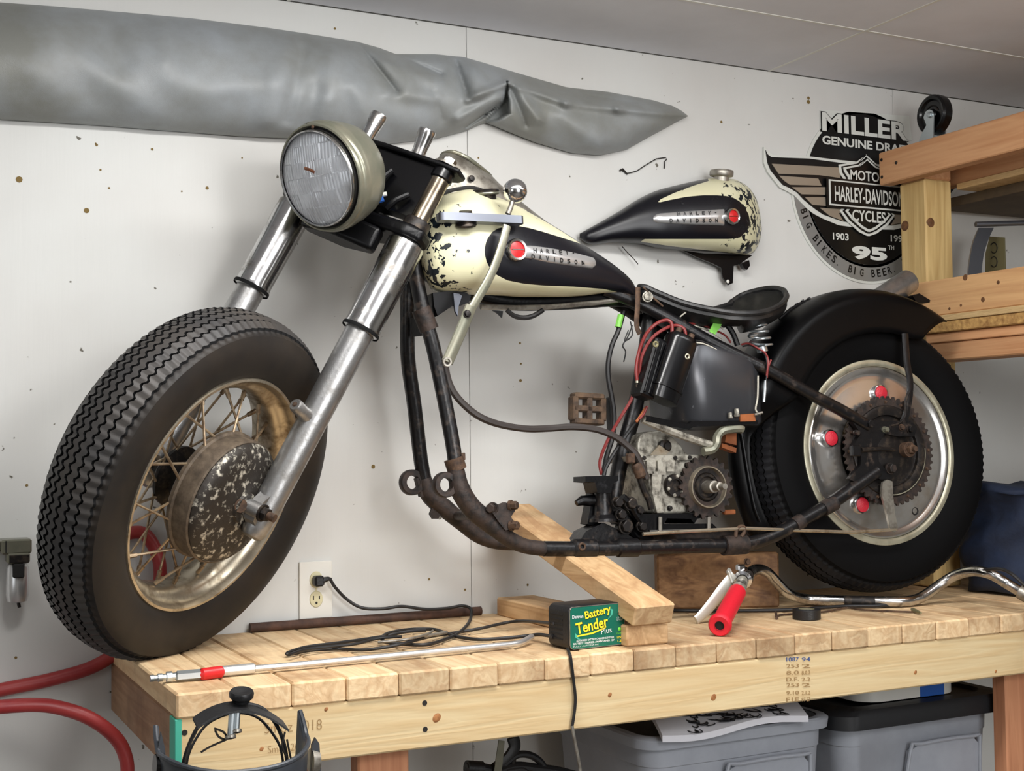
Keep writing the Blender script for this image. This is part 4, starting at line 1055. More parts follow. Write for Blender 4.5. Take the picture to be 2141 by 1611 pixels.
for i in range(16):
    a = 2*PI*i/16; e1 = V((0, 0, 1)); e1 = (e1-NR*e1.dot(NR)).normalized(); e2 = NR.cross(e1)
    MB().bolt(gcen+(e1*cos(a)+e2*sin(a))*.109+NR*.0795, NR, .003, .003).build('sprocket_rivet', M['rust'], rw)
MB().lathe([(0, -.05), (.05, -.05), (.05, -.044), (.03, -.03), (.03, .05), (.04, .055), (.044, .07), (0, .071)], gcen, NR, 32).build('hub', M['dark_metal'], rw)
spokes(WCR, NR, .100, .030, .048, -.046, .1795, rw)

# ---- rear fender
def fend(i, j, nu, nv):
    v = j/(nv-1)*2-1; s_ = abs(v); sg = 1 if v > 0 else -1
    amax = 34-10*max(0, (s_-.45)/.55)
    deg = -120+(120+amax)*i/(nu-1)        # 0 = straight up; negative = toward the front
    a = rad(deg)
    front = max(0, min(1, (-deg-62)/22))
    R_ = .3755-.006*max(0, (-deg-85)/35)
    hw = .077+.003*max(0, (deg-15)/20)-.052*max(0, min(1, (-deg-68)/14))
    skirt = .072*(1-front)+.006-.030*max(0, (deg-18)/16)
    if s_ < .62:
        t = s_/.62; w = hw*sin(t*PI/2); r = R_-.030*(1-cos(t*PI/2))
    else:
        t = (s_-.62)/.38; w = hw+.002*t; r = R_-.030-skirt*t
    d = UB*cos(a)+XBK*sin(a)
    return WCR+d*r+NB*(w*sg)
NUf, NVf = 60, 25
mbf = MB().grid(lambda i, j: fend(i, j, NUf, NVf), NUf, NVf)
fender = mbf.build('rear_fender', M['fender_black'], moto, smooth=60)
sol = fender.modifiers.new('thickness', 'SOLIDIFY'); sol.thickness = .002; sol.offset = -1
for px, py in ((1655, 646), (1667, 638), (1679, 631), (1692, 626)):
    MB().bolt(BP(px, py, .0), UB-XBK*.6, .0045, .005).build('fender_rivet', M['black_gloss'], fender)
MB().tube([BP(*q, .004) for q in ((1630, 668), (1648, 652), (1668, 638), (1692, 628))], .005, 8, sq=.5).build('fender_brace', M['black_paint'], fender)
stq = [BP(*q, .088) for q in ((1892, 697), (1896, 755), (1903, 803), (1897, 856), (1887, 884))]
st_o = MB().tube(spline(stq, 5), [.0092]*21, 10, sq=.5).build('fender_strut', M['frame_black'], fender)
MB().tube(spline([BP(*q, .09) for q in ((1900, 818), (1893, 840), (1892, 868), (1880, 884), (1862, 890))], 4), .0032, 8).build('strut_edge', M['dark_metal'], st_o)
MB().tube(spline([BP(*q, .03) for q in ((1549, 896), (1556, 940), (1566, 1000), (1578, 1060), (1590, 1090))], 4), .0032, 8).build('guard_edge', M['black_paint'], fender)
# tail lamp tube and plate bracket over the fender tail
c0 = BP(1826, 636, -.03); c1 = BP(1899, 588, -.045); d_ = (c1-c0)
tl_ = MB().lathe([(0, 0), (.028, 0), (.0285, d_.length*.6), (.0290, d_.length), (.0275, d_.length+.001), (.0265, d_.length-.03), (0, d_.length-.032)], c0, d_, 30).build('tail_lamp_tube', M['fork_alloy'], fender)
MB().prism([BP(*q, .01) for q in ((1908, 618), (1922, 613), (1945, 627), (1944, 632), (1918, 634))], -NB*.04).build('plate_bracket', M['black_paint'], fender)

# ---- fuel tank (left half) with two-tone paint held in a mask attribute
def tank_mat():
    m, nt, b = newmat('tank_paint'); L = nt.links.new
    at = N(nt, 'ShaderNodeAttribute', attribute_name='black_mask')
    r = ramp(nt, [(.495, (0, 0, 0)), (.505, (1, 1, 1))]); L(at.outputs['Fac'], r.inputs[0])
    wa = N(nt, 'ShaderNodeAttribute', attribute_name='chip_mask')
    tc = N(nt, 'ShaderNodeTexCoord')
    n = N(nt, 'ShaderNodeTexNoise'); n.inputs['Scale'].default_value = 62; n.inputs['Detail'].default_value = 4; n.inputs['Roughness'].default_value = .55; n.inputs['Distortion'].default_value = .4; L(tc.outputs['Object'], n.inputs['Vector'])
    mu = N(nt, 'ShaderNodeMath', operation='MULTIPLY_ADD'); mu.inputs[1].default_value = .22; L(wa.outputs['Fac'], mu.inputs[0]); L(n.outputs['Fac'], mu.inputs[2])
    rc = ramp(nt, [(.735, (0, 0, 0)), (.75, (1, 1, 1))]); L(mu.outputs[0], rc.inputs[0])
    n2 = N(nt, 'ShaderNodeTexNoise'); n2.inputs['Scale'].default_value = 9; n2.inputs['Detail'].default_value = 5; L(tc.outputs['Object'], n2.inputs['Vector'])
    cr = ramp(nt, [(.35, s2l((222, 218, 186))), (.65, s2l((212, 208, 172)))]); L(n2.outputs['Fac'], cr.inputs[0])
    bl = s2l((13, 13, 20))
    m1 = N(nt, 'ShaderNodeMix', data_type='RGBA'); L(rc.outputs[0], m1.inputs[0]); L(cr.outputs[0], m1.inputs[6]); m1.inputs[7].default_value = (*s2l((18, 26, 32)), 1)
    m2 = N(nt, 'ShaderNodeMix', data_type='RGBA'); L(r.outputs[0], m2.inputs[0]); L(m1.outputs[2], m2.inputs[6]); m2.inputs[7].default_value = (*bl, 1)
    L(m2.outputs[2], b.inputs['Base Color']); b.inputs['Roughness'].default_value = .34; b.inputs['Specular IOR Level'].default_value = .45
    bp = N(nt, 'ShaderNodeBump'); bp.inputs['Distance'].default_value = .0005; bp.invert = True; L(rc.outputs[0], bp.inputs['Height']); L(bp.outputs[0], b.inputs['Normal'])
    return m
M['tank'] = tank_mat()

def make_tank(name, parent, P, top, bot, wtab, x0, x1, flipx, panel, blackfn, chipfn, base=None):
    """half tank lofted along the bike: P(px,py,w) -> point; top/bot silhouettes; wtab = bulge by station"""
    nu, nv = 150, 64
    def sec(i, j):
        s = i/(nu-1)
        s = .5-.5*cos(PI*s) if True else s
        x = x0+(x1-x0)*s
        t = smooth_tab(top, x); b_ = smooth_tab(bot, x); w = smooth_tab(wtab, x)
        v = j/(nv-1)
        # inner top -> crown -> outer side -> under edge -> inner bottom
        if v < .80:
            a = v/.80*PI        # 0 top .. PI bottom
            ca = cos(a); sa = sin(a)
            e = .62
            yy = math.copysign(abs(ca)**.85, ca)
            ww = sa**e if sa > 0 else 0
            py = (t+b_)/2-(b_-t)/2*yy
            wq = .012+(w-.012)*ww
        else:
            k = (v-.80)/.20
            py = b_+ .0*k; wq = .012*(1-k)+.002*k
        return x, py, wq
    vs = []; bm_ = []; cm = []
    pts = []
    for i in range(nu):
        for j in range(nv):
            x, py, w = sec(i, j)
            vs.append(P(x, py, w)); pts.append((x, py, j/(nv-1)))
    fs = []
    for i in range(nu-1):
        for j in range(nv-1):
            fs.append((i*nv+j, (i+1)*nv+j, (i+1)*nv+j+1, i*nv+j+1))
        fs.append((i*nv+nv-1, (i+1)*nv+nv-1, (i+1)*nv, i*nv))
    fs.append(tuple(range(nv))); fs.append(tuple((nu-1)*nv+j for j in range(nv)[::-1]))
    mb = MB(); mb.add(vs, fs)
    o = mb.build(name, M['tank'], parent, smooth=70, base=base)
    me = o.data
    A = me.attributes.new('black_mask', 'FLOAT', 'POINT'); B = me.attributes.new('chip_mask', 'FLOAT', 'POINT')
    va = []; vb = []
    for k, (x, py, v) in enumerate(pts):
        q = proj(vs[k])
        d = max(sdpoly(q[0], q[1], panel), blackfn(q[0], q[1], v))
        va.append(max(0, min(1, .5+d/40)))
        vb.append(chipfn(q[0], q[1], v))
    A.data.foreach_set('value', va); B.data.foreach_set('value', vb)
    bvh = BVHTree.FromPolygons(vs, fs)
    return o, bvh
def hit(bvh, px, py):
    d = ray(px, py).normalized(); r = bvh.ray_cast(CC, d)
    if r[0] is None: return None, None
    n = r[1]
    if n.dot(d) > 0: n = -n
    return r[0], n
TT = [(874, 505), (877, 480), (883, 456), (893, 435), (908, 419), (933, 404), (985, 394), (1044, 413), (1096, 437), (1166, 477), (1221, 512), (1262, 538), (1300, 566), (1322, 588), (1334, 612)]
TB = [(874, 520), (877, 545), (883, 570), (893, 592), (905, 608), (930, 614), (985, 616), (1044, 618), (1096, 621), (1166, 621), (1221, 618), (1262, 613), (1300, 612), (1322, 622), (1334, 634)]
TW = [(874, .040), (880, .066), (892, .088), (910, .105), (950, .122), (1010, .130), (1080, .126), (1150, .112), (1220, .088), (1280, .062), (1320, .042), (1334, .03)]
PANEL = [(1013, 530), (1014, 512), (1020, 497), (1030, 484), (1042, 477), (1058, 473), (1082, 472), (1105, 476), (1131, 483), (1170, 495), (1214, 508), (1200, 500), (1166, 482), (1400, 480), (1400, 700), (1262, 606), (1200, 599), (1140, 597), (1096, 593), (1061, 586), (1034, 572), (1019, 552)]
PANEL = [(1013, 530), (1014, 512), (1020, 497), (1030, 484), (1042, 477), (1058, 473), (1082, 472), (1105, 476), (1131, 483), (1170, 495), (1214, 509), (1236, 500), (1400, 480), (1400, 700), (1290, 610), (1262, 604), (1200, 599), (1140, 597), (1096, 593), (1061, 586), (1034, 572), (1019, 552)]
def tblack(x, y, v):
    t = smooth_tab(TT, x)
    d = -99
    if v > .795: d = 20
    d = max(d, (v-.775)*900)                      # underside and its edge
    d = max(d, 4.0-abs(y-t)) if x > 1100 and v < .06 else d
    return d
def tchip(x, y, v):
    f = max(0, min(1, (1000-x)/80))
    return .1+.95*f if 455 < y < 612 else .1+.35*f
tank, tbvh = make_tank('fuel_tank', moto, lambda x, y, w: BP(x, y, w), TT, TB, TW, 874, 1334, False, PANEL, tblack, tchip)
tag(tank, 'cream and black half tank on the frame')
def badge(bvh, parent, disc, ro, top, bot, lines):
    c, n = hit(bvh, *disc)
    m_ = (c-CC).dot(CF)/FOC
    K = 18
    def ln(pts, t):
        d = [0]
        for a, b_ in zip(pts, pts[1:]): d.append(d[-1]+math.hypot(b_[0]-a[0], b_[1]-a[1]))
        return (lerp_tab([(q/d[-1], p[0]) for q, p in zip(d, pts)], t), lerp_tab([(q/d[-1], p[1]) for q, p in zip(d, pts)], t))
    def bp_(i, j):
        t = i/(K-1); a = ln(top, t); b_ = ln(bot, t); v = (-.02, 0, .12, .5, .88, 1, 1.02)[j]
        p, nn_ = hit(bvh, a[0]+(b_[0]-a[0])*v, a[1]+(b_[1]-a[1])*v)
        e = min(1, min(t, 1-t)/.05+.0)
        return p+nn_*((-.001, .0005, .0040, .0048, .0040, .0005, -.001)[j]*(.25+.75*e))
    pl_ = MB().grid(bp_, K, 7).build('badge_plate', M['silver'], parent, smooth=60)
    r_ = ro*m_
    MB().lathe([(0, .004), (r_*.70, .004)], c+n*.004, n, 40).lathe([(r_*.72, .004), (r_*.74, .0075), (r_*.92, .0085), (r_, .006), (r_*1.02, -.006)], c+n*.003, n, 40).build('badge_ring', M['chrome_worn'], pl_)
    p0 = hit(bvh, *lines[0][1])[0]; p1 = hit(bvh, *lines[0][2])[0]
    ux = (p1-p0).normalized(); ux = (ux-n*ux.dot(n)).normalized(); uy = n.cross(ux)
    MB().lathe([(0, .0068), (r_*.45, .0062), (r_*.72, .0045), (r_*.73, .003)], c+n*.0035, n, 36).build('red_disc', M['red'], pl_)
    MB().box(c+n*.0105, ux, uy, n, r_*.6, r_*.045, .001, .0004).build('disc_bar', M['chrome'], pl_)
    for s, a, b_, hh in lines:
        k = len(s)
        mb = MB()
        for q, chh in enumerate(s):
            x = a[0]+(b_[0]-a[0])*q/(k-1); y = a[1]+(b_[1]-a[1])*q/(k-1)
            p, nn_ = hit(bvh, x, y); d_ = (ux-nn_*ux.dot(nn_)).normalized(); up = nn_.cross(d_)
            if chh == '-': text_mesh(mb, chh, p+nn_*.0047+up*(hh*m_*.4), d_, up, w=hh*m_*.5, h=hh*m_*.2, ext=.0004, center=True)
            else: text_mesh(mb, chh, p+nn_*.0047, d_, up, w=hh*m_*(.85 if chh != 'I' else .2), h=hh*m_, ext=.0004, bold=.03, center=True)
        mb.build('lettering', M['sign_black'], pl_, smooth=0, recalc=False)
badge(tbvh, tank, (1077, 523), 24, [(1090, 514), (1112, 513), (1160, 520), (1200, 528), (1238, 538), (1245, 545)], [(1090, 538), (1112, 541), (1150, 549), (1200, 556), (1238, 561), (1245, 555)],
      [('HARLEY-', (1116, 529), (1196, 535), 10), ('DAVIDSON', (1112, 542), (1216, 555), 10)])
cp, cn = hit(tbvh, 1012, 404)
cp = BP(1016, 410, .066)
cu_ = (UB*.96-XBK*.12+NB*.22).normalized()
cap = MB().lathe([(.020, -.006), (.020, .002), (.0255, .003), (.0265, .005), (.0265, .011), (.024, .0135), (.018, .014), (0, .0125)], cp, cu_, 40).build('filler_cap', M['dark_metal'], tank)
MB().lathe([(.0265, .004), (.0272, .006), (.0265, .008)], cp, cu_, 40).build('cap_band', M['olive_metal'], cap)
MB().tube(spline([BP(*q, .05) for q in ((890, 442), (905, 420), (930, 403), (960, 395), (990, 394), (1030, 408))], 5), .0052, 8).build('tank_seam', M['slot'], tank)
MB().prism([BP(*q, .07) for q in ((905, 612), (950, 607), (975, 612), (985, 618), (980, 632), (960, 640), (945, 640), (930, 650), (915, 660), (908, 640))], -NB*.03).build('tank_bracket', M['black_gloss'], tank)
MB().prism([BP(*q, .075) for q in ((948, 612), (960, 614), (966, 618), (959, 640), (957, 660), (952, 650))], -NB*.006).build('bracket_tab', M['steel_blue'], tank)
MB().tube([BP(*q, .02) for q in ((1005, 641), (1080, 643), (1150, 641), (1250, 632), (1300, 626))], .0055, 8).build('tank_edge_bar', M['grey_alloy'], tank)
MB().tube(spline([BP(*q, .03) for q in ((1060, 648), (1075, 660), (1095, 664), (1115, 660), (1135, 648))], 4), .005, 8).build('fuel_line', M['hose_black'], tank)
MB().prism([BP(*q, .03) for q in ((1030, 648), (1052, 650), (1050, 664), (1042, 656))], -NB*.004).build('tank_tab', M['black_paint'], tank)

# ---- instrument housing on top of the tank: a cup that runs out in a tail
IT = [(902, 366), (906, 350), (915, 331), (929, 317), (944, 314), (974, 325), (1001, 344), (1026, 365), (1049, 388), (1075, 408), (1101, 430), (1130, 453), (1166, 480)]
IB = [(902, 420), (906, 430), (915, 440), (930, 440), (1046, 470), (1101, 480), (1166, 500)]
IWd = [(902, .034), (908, .050), (920, .060), (950, .066), (1000, .062), (1050, .048), (1100, .032), (1166, .010)]
def ihp(i, j):
    s = i/49; x = 902+264*s**1.15
    t = smooth_tab(IT, x); b_ = smooth_tab(IB, x); w = smooth_tab(IWd, x); a = 2*PI*j/36
    sa, ca = sin(a), cos(a)
    return BP(x, (t+b_)/2-(b_-t)/2*math.copysign(abs(ca)**.55, ca), -.012+w*math.copysign(abs(sa)**.7, sa))
mb = MB().grid(ihp, 50, 36, cv=True)
mb.f.append(tuple(range(36))[::-1]); mb.m.append(0)
dash = mb.build('instrument_housing', M['grey_alloy'], moto, smooth=60)
lipc = []
for k in range(40):
    a = 2*PI*k/40
    x = 974+52*cos(a); y = smooth_tab(IT, x)+2.5
    lipc.append(BP(x, y, -.012+.050*sin(a)))
MB().tube(lipc, .0035, 8, closed=True).build('housing_lip', M['olive_metal'], dash)
MB().bolt(BP(986, 373, .056), NB, .0055, .004).build('housing_screw', M['dark_metal'], dash)

# ---- hand shifter
gate = MB()
ga, gb = BP(923, 451, .150), BP(1094, 459, .150)
gd = (gb-ga).normalized(); gn = (NB-gd*NB.dot(gd)).normalized(); gu = gd.cross(-gn)
if gu.z < 0: gu = -gu
ln_ = (gb-ga).length
ol_ = []
for k in range(20):
    a = 2*PI*k/20
    sx = (ln_/2-.008)*(1 if cos(a) > 0 else -1)+.010*cos(a); sy_ = .010*(1 if sin(a) > 0 else -1)*.6+.006*sin(a)
    ol_.append(ga+gd*(ln_/2+sx)-gn*(.012)+gn*sy_*1.2)
ol_ = [p-gu*.0075 for p in ol_]
gate = MB().prism(ol_, gu*.015).build('shift_gate', M['steel_blue'], moto, smooth=40)
MB().lathe([(0, 0), (.018, 0), (.020, .004), (.014, .012), (.012, .03), (0, .03)], BP(975, 474, .128), (UB*.6+NB*.2-XBK*.1), 24).build('gate_mount', M['dark_metal'], gate)
lev = [BP(*q, w) for *q, w in ((1072, 420, .150), (1066, 445, .152), (1060, 472, .154), (1050, 510, .157), (1036, 552, .158), (1018, 590, .158), (996, 628, .156), (976, 660, .156))]
lv = MB().tube(spline(lev[2:], 5), [.0085]*26, 12, sq=.55).build('shift_lever', M['olive_metal'], moto)
lv2 = [BP(*q, .156) for q in ((985, 640), (968, 682), (948, 728), (935, 757))]
MB().tube(spline(lv2, 4), [.0115]*13, 12, sq=.45).build('lever_link', M['olive_metal'], lv)
MB().bolt(BP(977, 656, .163), NB, .006, .005).build('pivot_bolt', M['dark_metal'], lv)
MB().lathe([(.005, -.002), (.0055, .002), (.0085, .002), (.009, -.002)], BP(935, 756, .163), NB, 20).build('link_eye', M['grey_alloy'], lv)
kc = BP(1077, 399, .150)
MB().tube([BP(1062, 447, .150), BP(1068, 432, .150), kc], [.0055, .005, .005], 12).build('knob_stem', M['grey_alloy'], lv)
MB().ball(kc, 25.5*(kc-CC).dot(CF)/FOC, 36, 22).build('knob', M['chrome'], lv)

# ---- solo seat on its spring
SE = [(1336, 600, .016), (1345, 606, .026), (1362, 616, .036), (1390, 628, .046), (1420, 640, .058), (1455, 650, .078), (1490, 657, .102), (1525, 663, .122), (1560, 665, .132), (1595, 662, .128), (1622, 653, .110), (1638, 642, .078), (1645, 628, .04), (1640, 617, .001)]
FARP = {7: (1512, 650, -.110), 8: (1530, 640, -.126), 9: (1552, 626, -.128), 10: (1580, 617, -.105), 11: (1606, 612, -.075), 12: (1626, 612, -.04), 13: (1639, 616, .0)}
NE = [BP(x, y, w) for x, y, w in SE]
FE = [BP(*FARP[k]) if k in FARP else NE[k]-NB*(2*SE[k][2]) for k in range(len(SE))]
NES = spline(NE, 5); FES = spline(FE, 5)
NS_ = len(NES)
def seatp(i, j, th=0):
    a = NES[i]; b_ = FES[i]; v = j/20
    wd_ = (a-b_).length
    p = b_.lerp(a, v)
    dish = -.15*wd_*(1-(2*v-1)**2)*(.55 if i < 40 else .9)
    push = -.12*wd_*(1-(2*v-1)**2)*max(0, (i-45)/20)
    return p+UB*(dish+.010*min(1, i/8)-th)-XBK*push
mb = MB().grid(lambda i, j: seatp(i, j), NS_, 21)
mb.grid(lambda i, j: seatp(i, j, .014), NS_, 21)
nb_ = NS_*21
for i in range(NS_-1):
    for j0 in (0, 20):
        mb.f.append((i*21+j0, (i+1)*21+j0, nb_+(i+1)*21+j0, nb_+i*21+j0)); mb.m.append(0)
for j in range(20):
    mb.f.append((j, j+1, nb_+j+1, nb_+j)); mb.m.append(0)
seat = mb.build('seat', M['seat_leather'], moto, smooth=50, weld=.0003)
rim_ = [seatp(i, 20) for i in range(NS_)]+[seatp(i, 0) for i in range(NS_-2, -1, -1)]
MB().tube(rim_, .0065, 8).build('seat_piping', M['seat_leather'], seat)
MB().tube(spline([BP(*q, 0) for q in ((1345, 612), (1380, 640), (1430, 668), (1500, 676), (1560, 668))], 4), .010, 10).build('seat_pan_bar', M['black_paint'], seat)
s0, s1 = BP(1578, 664, .075), BP(1592, 724, .075)
hp = []
for k in range(121):
    t = k/120; a = 2*PI*4.3*t
    hp.append(s0+(s1-s0)*t+(XBK*cos(a)+NB*sin(a))*(.020+.003*t))
MB().tube(hp, .0028, 8).build('seat_spring', M['zinc'], moto)
MB().tube([s1, s1-(s1-s0).normalized()*-.012], .012, 14).build('spring_seat', M['zinc'], moto)

# ---- oil tank, coil, relay
otc = BP(1472, 806, .0)
pts = []
hw_, hl_ = .092, .112
for k in range(48):
    a = 2*PI*k/48; c, s = cos(a), sin(a)
    pts.append((math.copysign(abs(c)**.55, c)*hl_, math.copysign(abs(s)**.75, s)*hw_))
mb = MB()
def otp(i, j):
    x, w = pts[j]
    zb = -.090 if x > -.02 else -.086
    zt = .088-.30*(x+hl_)
    zt = min(.086, zt+.012)
    z = (zb, zb+.008, zt-.008, zt)[i]; sc_ = (.94, 1, 1, .95)[i]
    return otc+XBK*(x*sc_)+NB*(w*sc_)+UB*z
mb.grid(otp, 4, 48, cv=True)
mb.f.append(tuple(range(48))[::-1]); mb.m.append(0); mb.f.append(tuple(144+j for j in range(48))); mb.m.append(0)
oil = mb.build('oil_tank', M['tank_grey'], moto, smooth=50)
MB().prism([BP(*q, .094) for q in ((1352, 868), (1440, 886), (1446, 880), (1584, 878), (1584, 886), (1450, 892), (1440, 898), (1350, 880))], -NB*.01).build('oil_tank_skirt', M['black_paint'], oil)
MB().prism([BP(*q, .096) for q in ((1548, 866), (1578, 864), (1580, 880), (1548, 881))], -NB*.02).build('rubber_mount', M['orange'], oil)
MB().bolt(BP(1541, 868, .10), UB, .005, .014).build('drain_fitting', M['cast_alloy'], oil)
MB().bolt(BP(1527, 872, .10), UB, .004, .010).build('drain_fitting', M['cast_alloy'], oil)
MB().tube([BP(1578, 867, .1), BP(1594, 862, .1)], .003, 8).build('drain_stub', M['grey_alloy'], oil)
co0, co1 = BP(1426, 704, .12), BP(1383, 838, .12)
cd = (co1-co0).normalized(); cs_v = (XBK-cd*XBK.dot(cd)).normalized(); cn_v = cd.cross(cs_v)
cl_ = (co1-co0).length
coil = MB()
ov = []
for k in range(32):
    a = 2*PI*k/32; ov.append((math.copysign(abs(cos(a))**.6, cos(a))*.0335, math.copysign(abs(sin(a))**.8, sin(a))*.026))
hts = [(0, .86), (.006, .97), (.012, 1), (cl_*.80, 1), (cl_*.805, 1.06), (cl_*.83, 1.06), (cl_*.835, .98), (cl_, .94)]
coil.grid(lambda i, j: co0+cd*hts[i][0]+cs_v*(ov[j][0]*hts[i][1])+cn_v*(ov[j][1]*hts[i][1]), len(hts), 32, cv=True)
coil.f.append(tuple(range(32))[::-1]); coil.m.append(0); coil.f.append(tuple((len(hts)-1)*32+j for j in range(32))); coil.m.append(0)
coil = coil.build('ignition_coil', M['black_gloss'], moto, smooth=40)
for dx in (-.012, .020):
    MB().lathe([(.007, .004), (.0075, -.004), (.0062, -.006), (.0062, -.014), (.005, -.015), (0, -.015)], co0+cs_v*dx, cd, 18).build('coil_tower', M['rust'], coil)
MB().lathe([(.002, 0), (.004, .0015), (.0065, .001), (.0065, -.002)], BP(1371, 719, .14), NB, 16).build('coil_terminal', M['olive_plate'], coil)
MB().lathe([(.002, 0), (.004, .0015), (.006, .001), (.006, -.002)], BP(1437, 745, .145), NB, 16).build('coil_terminal', M['rim_rear'], coil)
rl0, rl1 = BP(1376, 712, .10), BP(1342, 832, .10)
rd = (rl1-rl0).normalized(); rs = (XBK-rd*XBK.dot(rd)).normalized(); rn_ = rd.cross(rs); rl_ = (rl1-rl0).length
rel = MB().box((rl0+rl1)/2, rs, rd, rn_, .017, rl_/2, .022, .004).build('voltage_regulator', M['black_paint'], moto)
for k in (-.010, 0, .010):
    MB().box((rl0+rl1)/2+rs*k+rn_*(.0225 if rn_.dot(NB) > 0 else -.0225), rs, rd, rn_, .0022, rl_*.44, .003, .001).build('cooling_fin', M['black_paint'], rel)
def wire(pts, r, mt, nm_, par=moto, k=6):
    return MB().tube(spline([BP(*q) for q in pts], k), r, 8).build(nm_, M[mt], par)
wire([(1405, 700, .125), (1404, 676, .125), (1392, 669, .12), (1370, 678, .12), (1350, 700, .11), (1336, 735, .10), (1330, 770, .10), (1332, 795, .10)], .0036, 'wire_red', 'ignition_lead')
wire([(1434, 704, .125), (1430, 687, .125), (1412, 680, .12), (1388, 688, .12), (1362, 708, .11), (1342, 745, .10), (1335, 785, .09), (1322, 830, .08), (1300, 868, .07), (1284, 895, .06), (1266, 930, .05), (1254, 965, .04), (1258, 992, .04)], .0034, 'wire_red', 'ignition_lead')
MB().lathe([(.002, -.001), (.002, .001), (.0045, .001), (.0045, -.001)], BP(1333, 806, .10), NB, 14, closed=True).build('ring_terminal', M['dark_metal'], moto)
MB().tube([BP(1331, 788, .1), BP(1332, 800, .1)], .003, 8).build('lead_terminal', M['rim_rear'], moto)
wire([(1350, 852, .09), (1340, 868, .09), (1330, 882, .09)], .003, 'orange', 'wire')
wire([(1353, 849, .092), (1345, 866, .092), (1336, 876, .092)], .0028, 'wire_red', 'wire')
wire([(1422, 662, .05), (1436, 652, .06), (1454, 650, .06), (1474, 658, .06), (1495, 672, .06), (1512, 688, .06)], .0016, 'wire_white', 'wire')
wire([(1510, 670, .05), (1524, 684, .05), (1534, 700, .05), (1542, 722, .05)], .0062, 'hose_black', 'breather_hose')
wire([(1440, 676, .05), (1466, 678, .05), (1490, 688, .055), (1515, 700, .055), (1528, 716, .055)], .0022, 'wire_red', 'wire')
wire([(1450, 680, .05), (1480, 690, .05), (1510, 708, .05)], .0018, 'wire_white', 'wire')
MB().prism([BP(*q, .075) for q in ((1490, 661), (1512, 668), (1505, 684), (1494, 699), (1482, 693), (1490, 676))], NB*.002).build('green_tape', M['tape_green'], moto)
wire([(1440, 716, .09), (1470, 718, .09), (1500, 732, .09), (1536, 754, .09)], .0016, 'wire_white', 'wire')
wire([(1436, 713, .088), (1462, 712, .088), (1490, 722, .088)], .0018, 'hose_black', 'wire')
wire([(1550, 720, .06), (1566, 718, .07), (1585, 728, .08), (1600, 738, .09), (1606, 755, .10), (1603, 785, .10)], .0022, 'wire_red', 'wire')
wire([(1552, 724, .06), (1570, 722, .07), (1592, 734, .08), (1602, 748, .095), (1604, 775, .10), (1601, 800, .10)], .0018, 'hose_black', 'wire')
wire([(1612, 752, .1), (1606, 768, .1), (1603, 790, .1)], .0022, 'wire_red', 'wire')
MB().tube([BP(1600, 795, .1), BP(1599, 812, .1), BP(1597, 840, .1)], [.0022, .0038, .0032], 8).build('bullet_connector', M['zinc'], moto)
wire([(1585, 785, .095), (1584, 830, .095), (1580, 856, .095), (1590, 866, .095)], .0018, 'wire_white', 'wire')
wire([(1345, 600, .06), (1356, 612, .06), (1362, 620, .06), (1370, 626, .06), (1386, 640, .06)], .0022, 'rust', 'wire')
MB().bolt(BP(1354, 620, .06), NB-XBK*.3, .009, .008).build('seat_hinge_bolt', M['cast_alloy'], moto)
MB().tube(spline([BP(*q, .055) for q in ((1334, 600), (1333, 640), (1331, 680), (1338, 698))], 4), .006, 8, sq=.4).build('frame_strap', M['rust'], moto)
wire([(1322, 680, .0), (1312, 705, .0), (1302, 722, .0), (1308, 735, .0), (1304, 756, .0)], .0014, 'hose_black', 'loose_wire')
wire([(1318, 672, .0), (1322, 700, .0), (1306, 712, .0), (1314, 690, .0)], .0014, 'hose_black', 'loose_wire')
# hoses between the frame and the gearbox
wire([(928, 745, .0), (936, 790, .0), (950, 822, .01), (975, 850, .02), (1005, 872, .03), (1045, 887, .03), (1100, 896, .03), (1150, 895, .03), (1195, 892, .04), (1245, 897, .05), (1285, 912, .06), (1312, 932, .065), (1330, 950, .07), (1342, 975, .07), (1352, 1000, .07)], .0072, 'hose_brown', 'control_cable')
MB().lathe([(.0075, -.018), (.011, -.014), (.0115, .010), (.008, .014)], BP(1336, 985, .07), BP(1345, 1005, .07)-BP(1336, 985, .07), 18).build('cable_collar', M['rust'], moto)
MB().tube(spline([BP(*q, .07) for q in ((1338, 1000), (1346, 1024), (1356, 1044), (1362, 1064))], 4), .0065, 10).build('cable_adjuster', M['dark_metal'], moto)
MB().box(BP(1318, 958, .072), XBK, NB, UB, .008, .007, .010, .002).build('cable_clip', M['rust'], moto)
wire([(1304, 650, .0), (1293, 690, .0), (1280, 720, .0), (1272, 755, .0), (1272, 790, .0), (1279, 830, .0), (1284, 870, .0), (1280, 915, .0), (1268, 955, .01), (1262, 992, .02)], .0055, 'hose_black', 'control_cable')
wire([(1298, 658, .002), (1292, 684, .002)], .0066, 'tape_green', 'cable_tape')
wire([(1340, 870, .05), (1312, 905, .05), (1285, 945, .05), (1268, 975, .05), (1262, 994, .05)], .004, 'hose_black', 'control_cable')

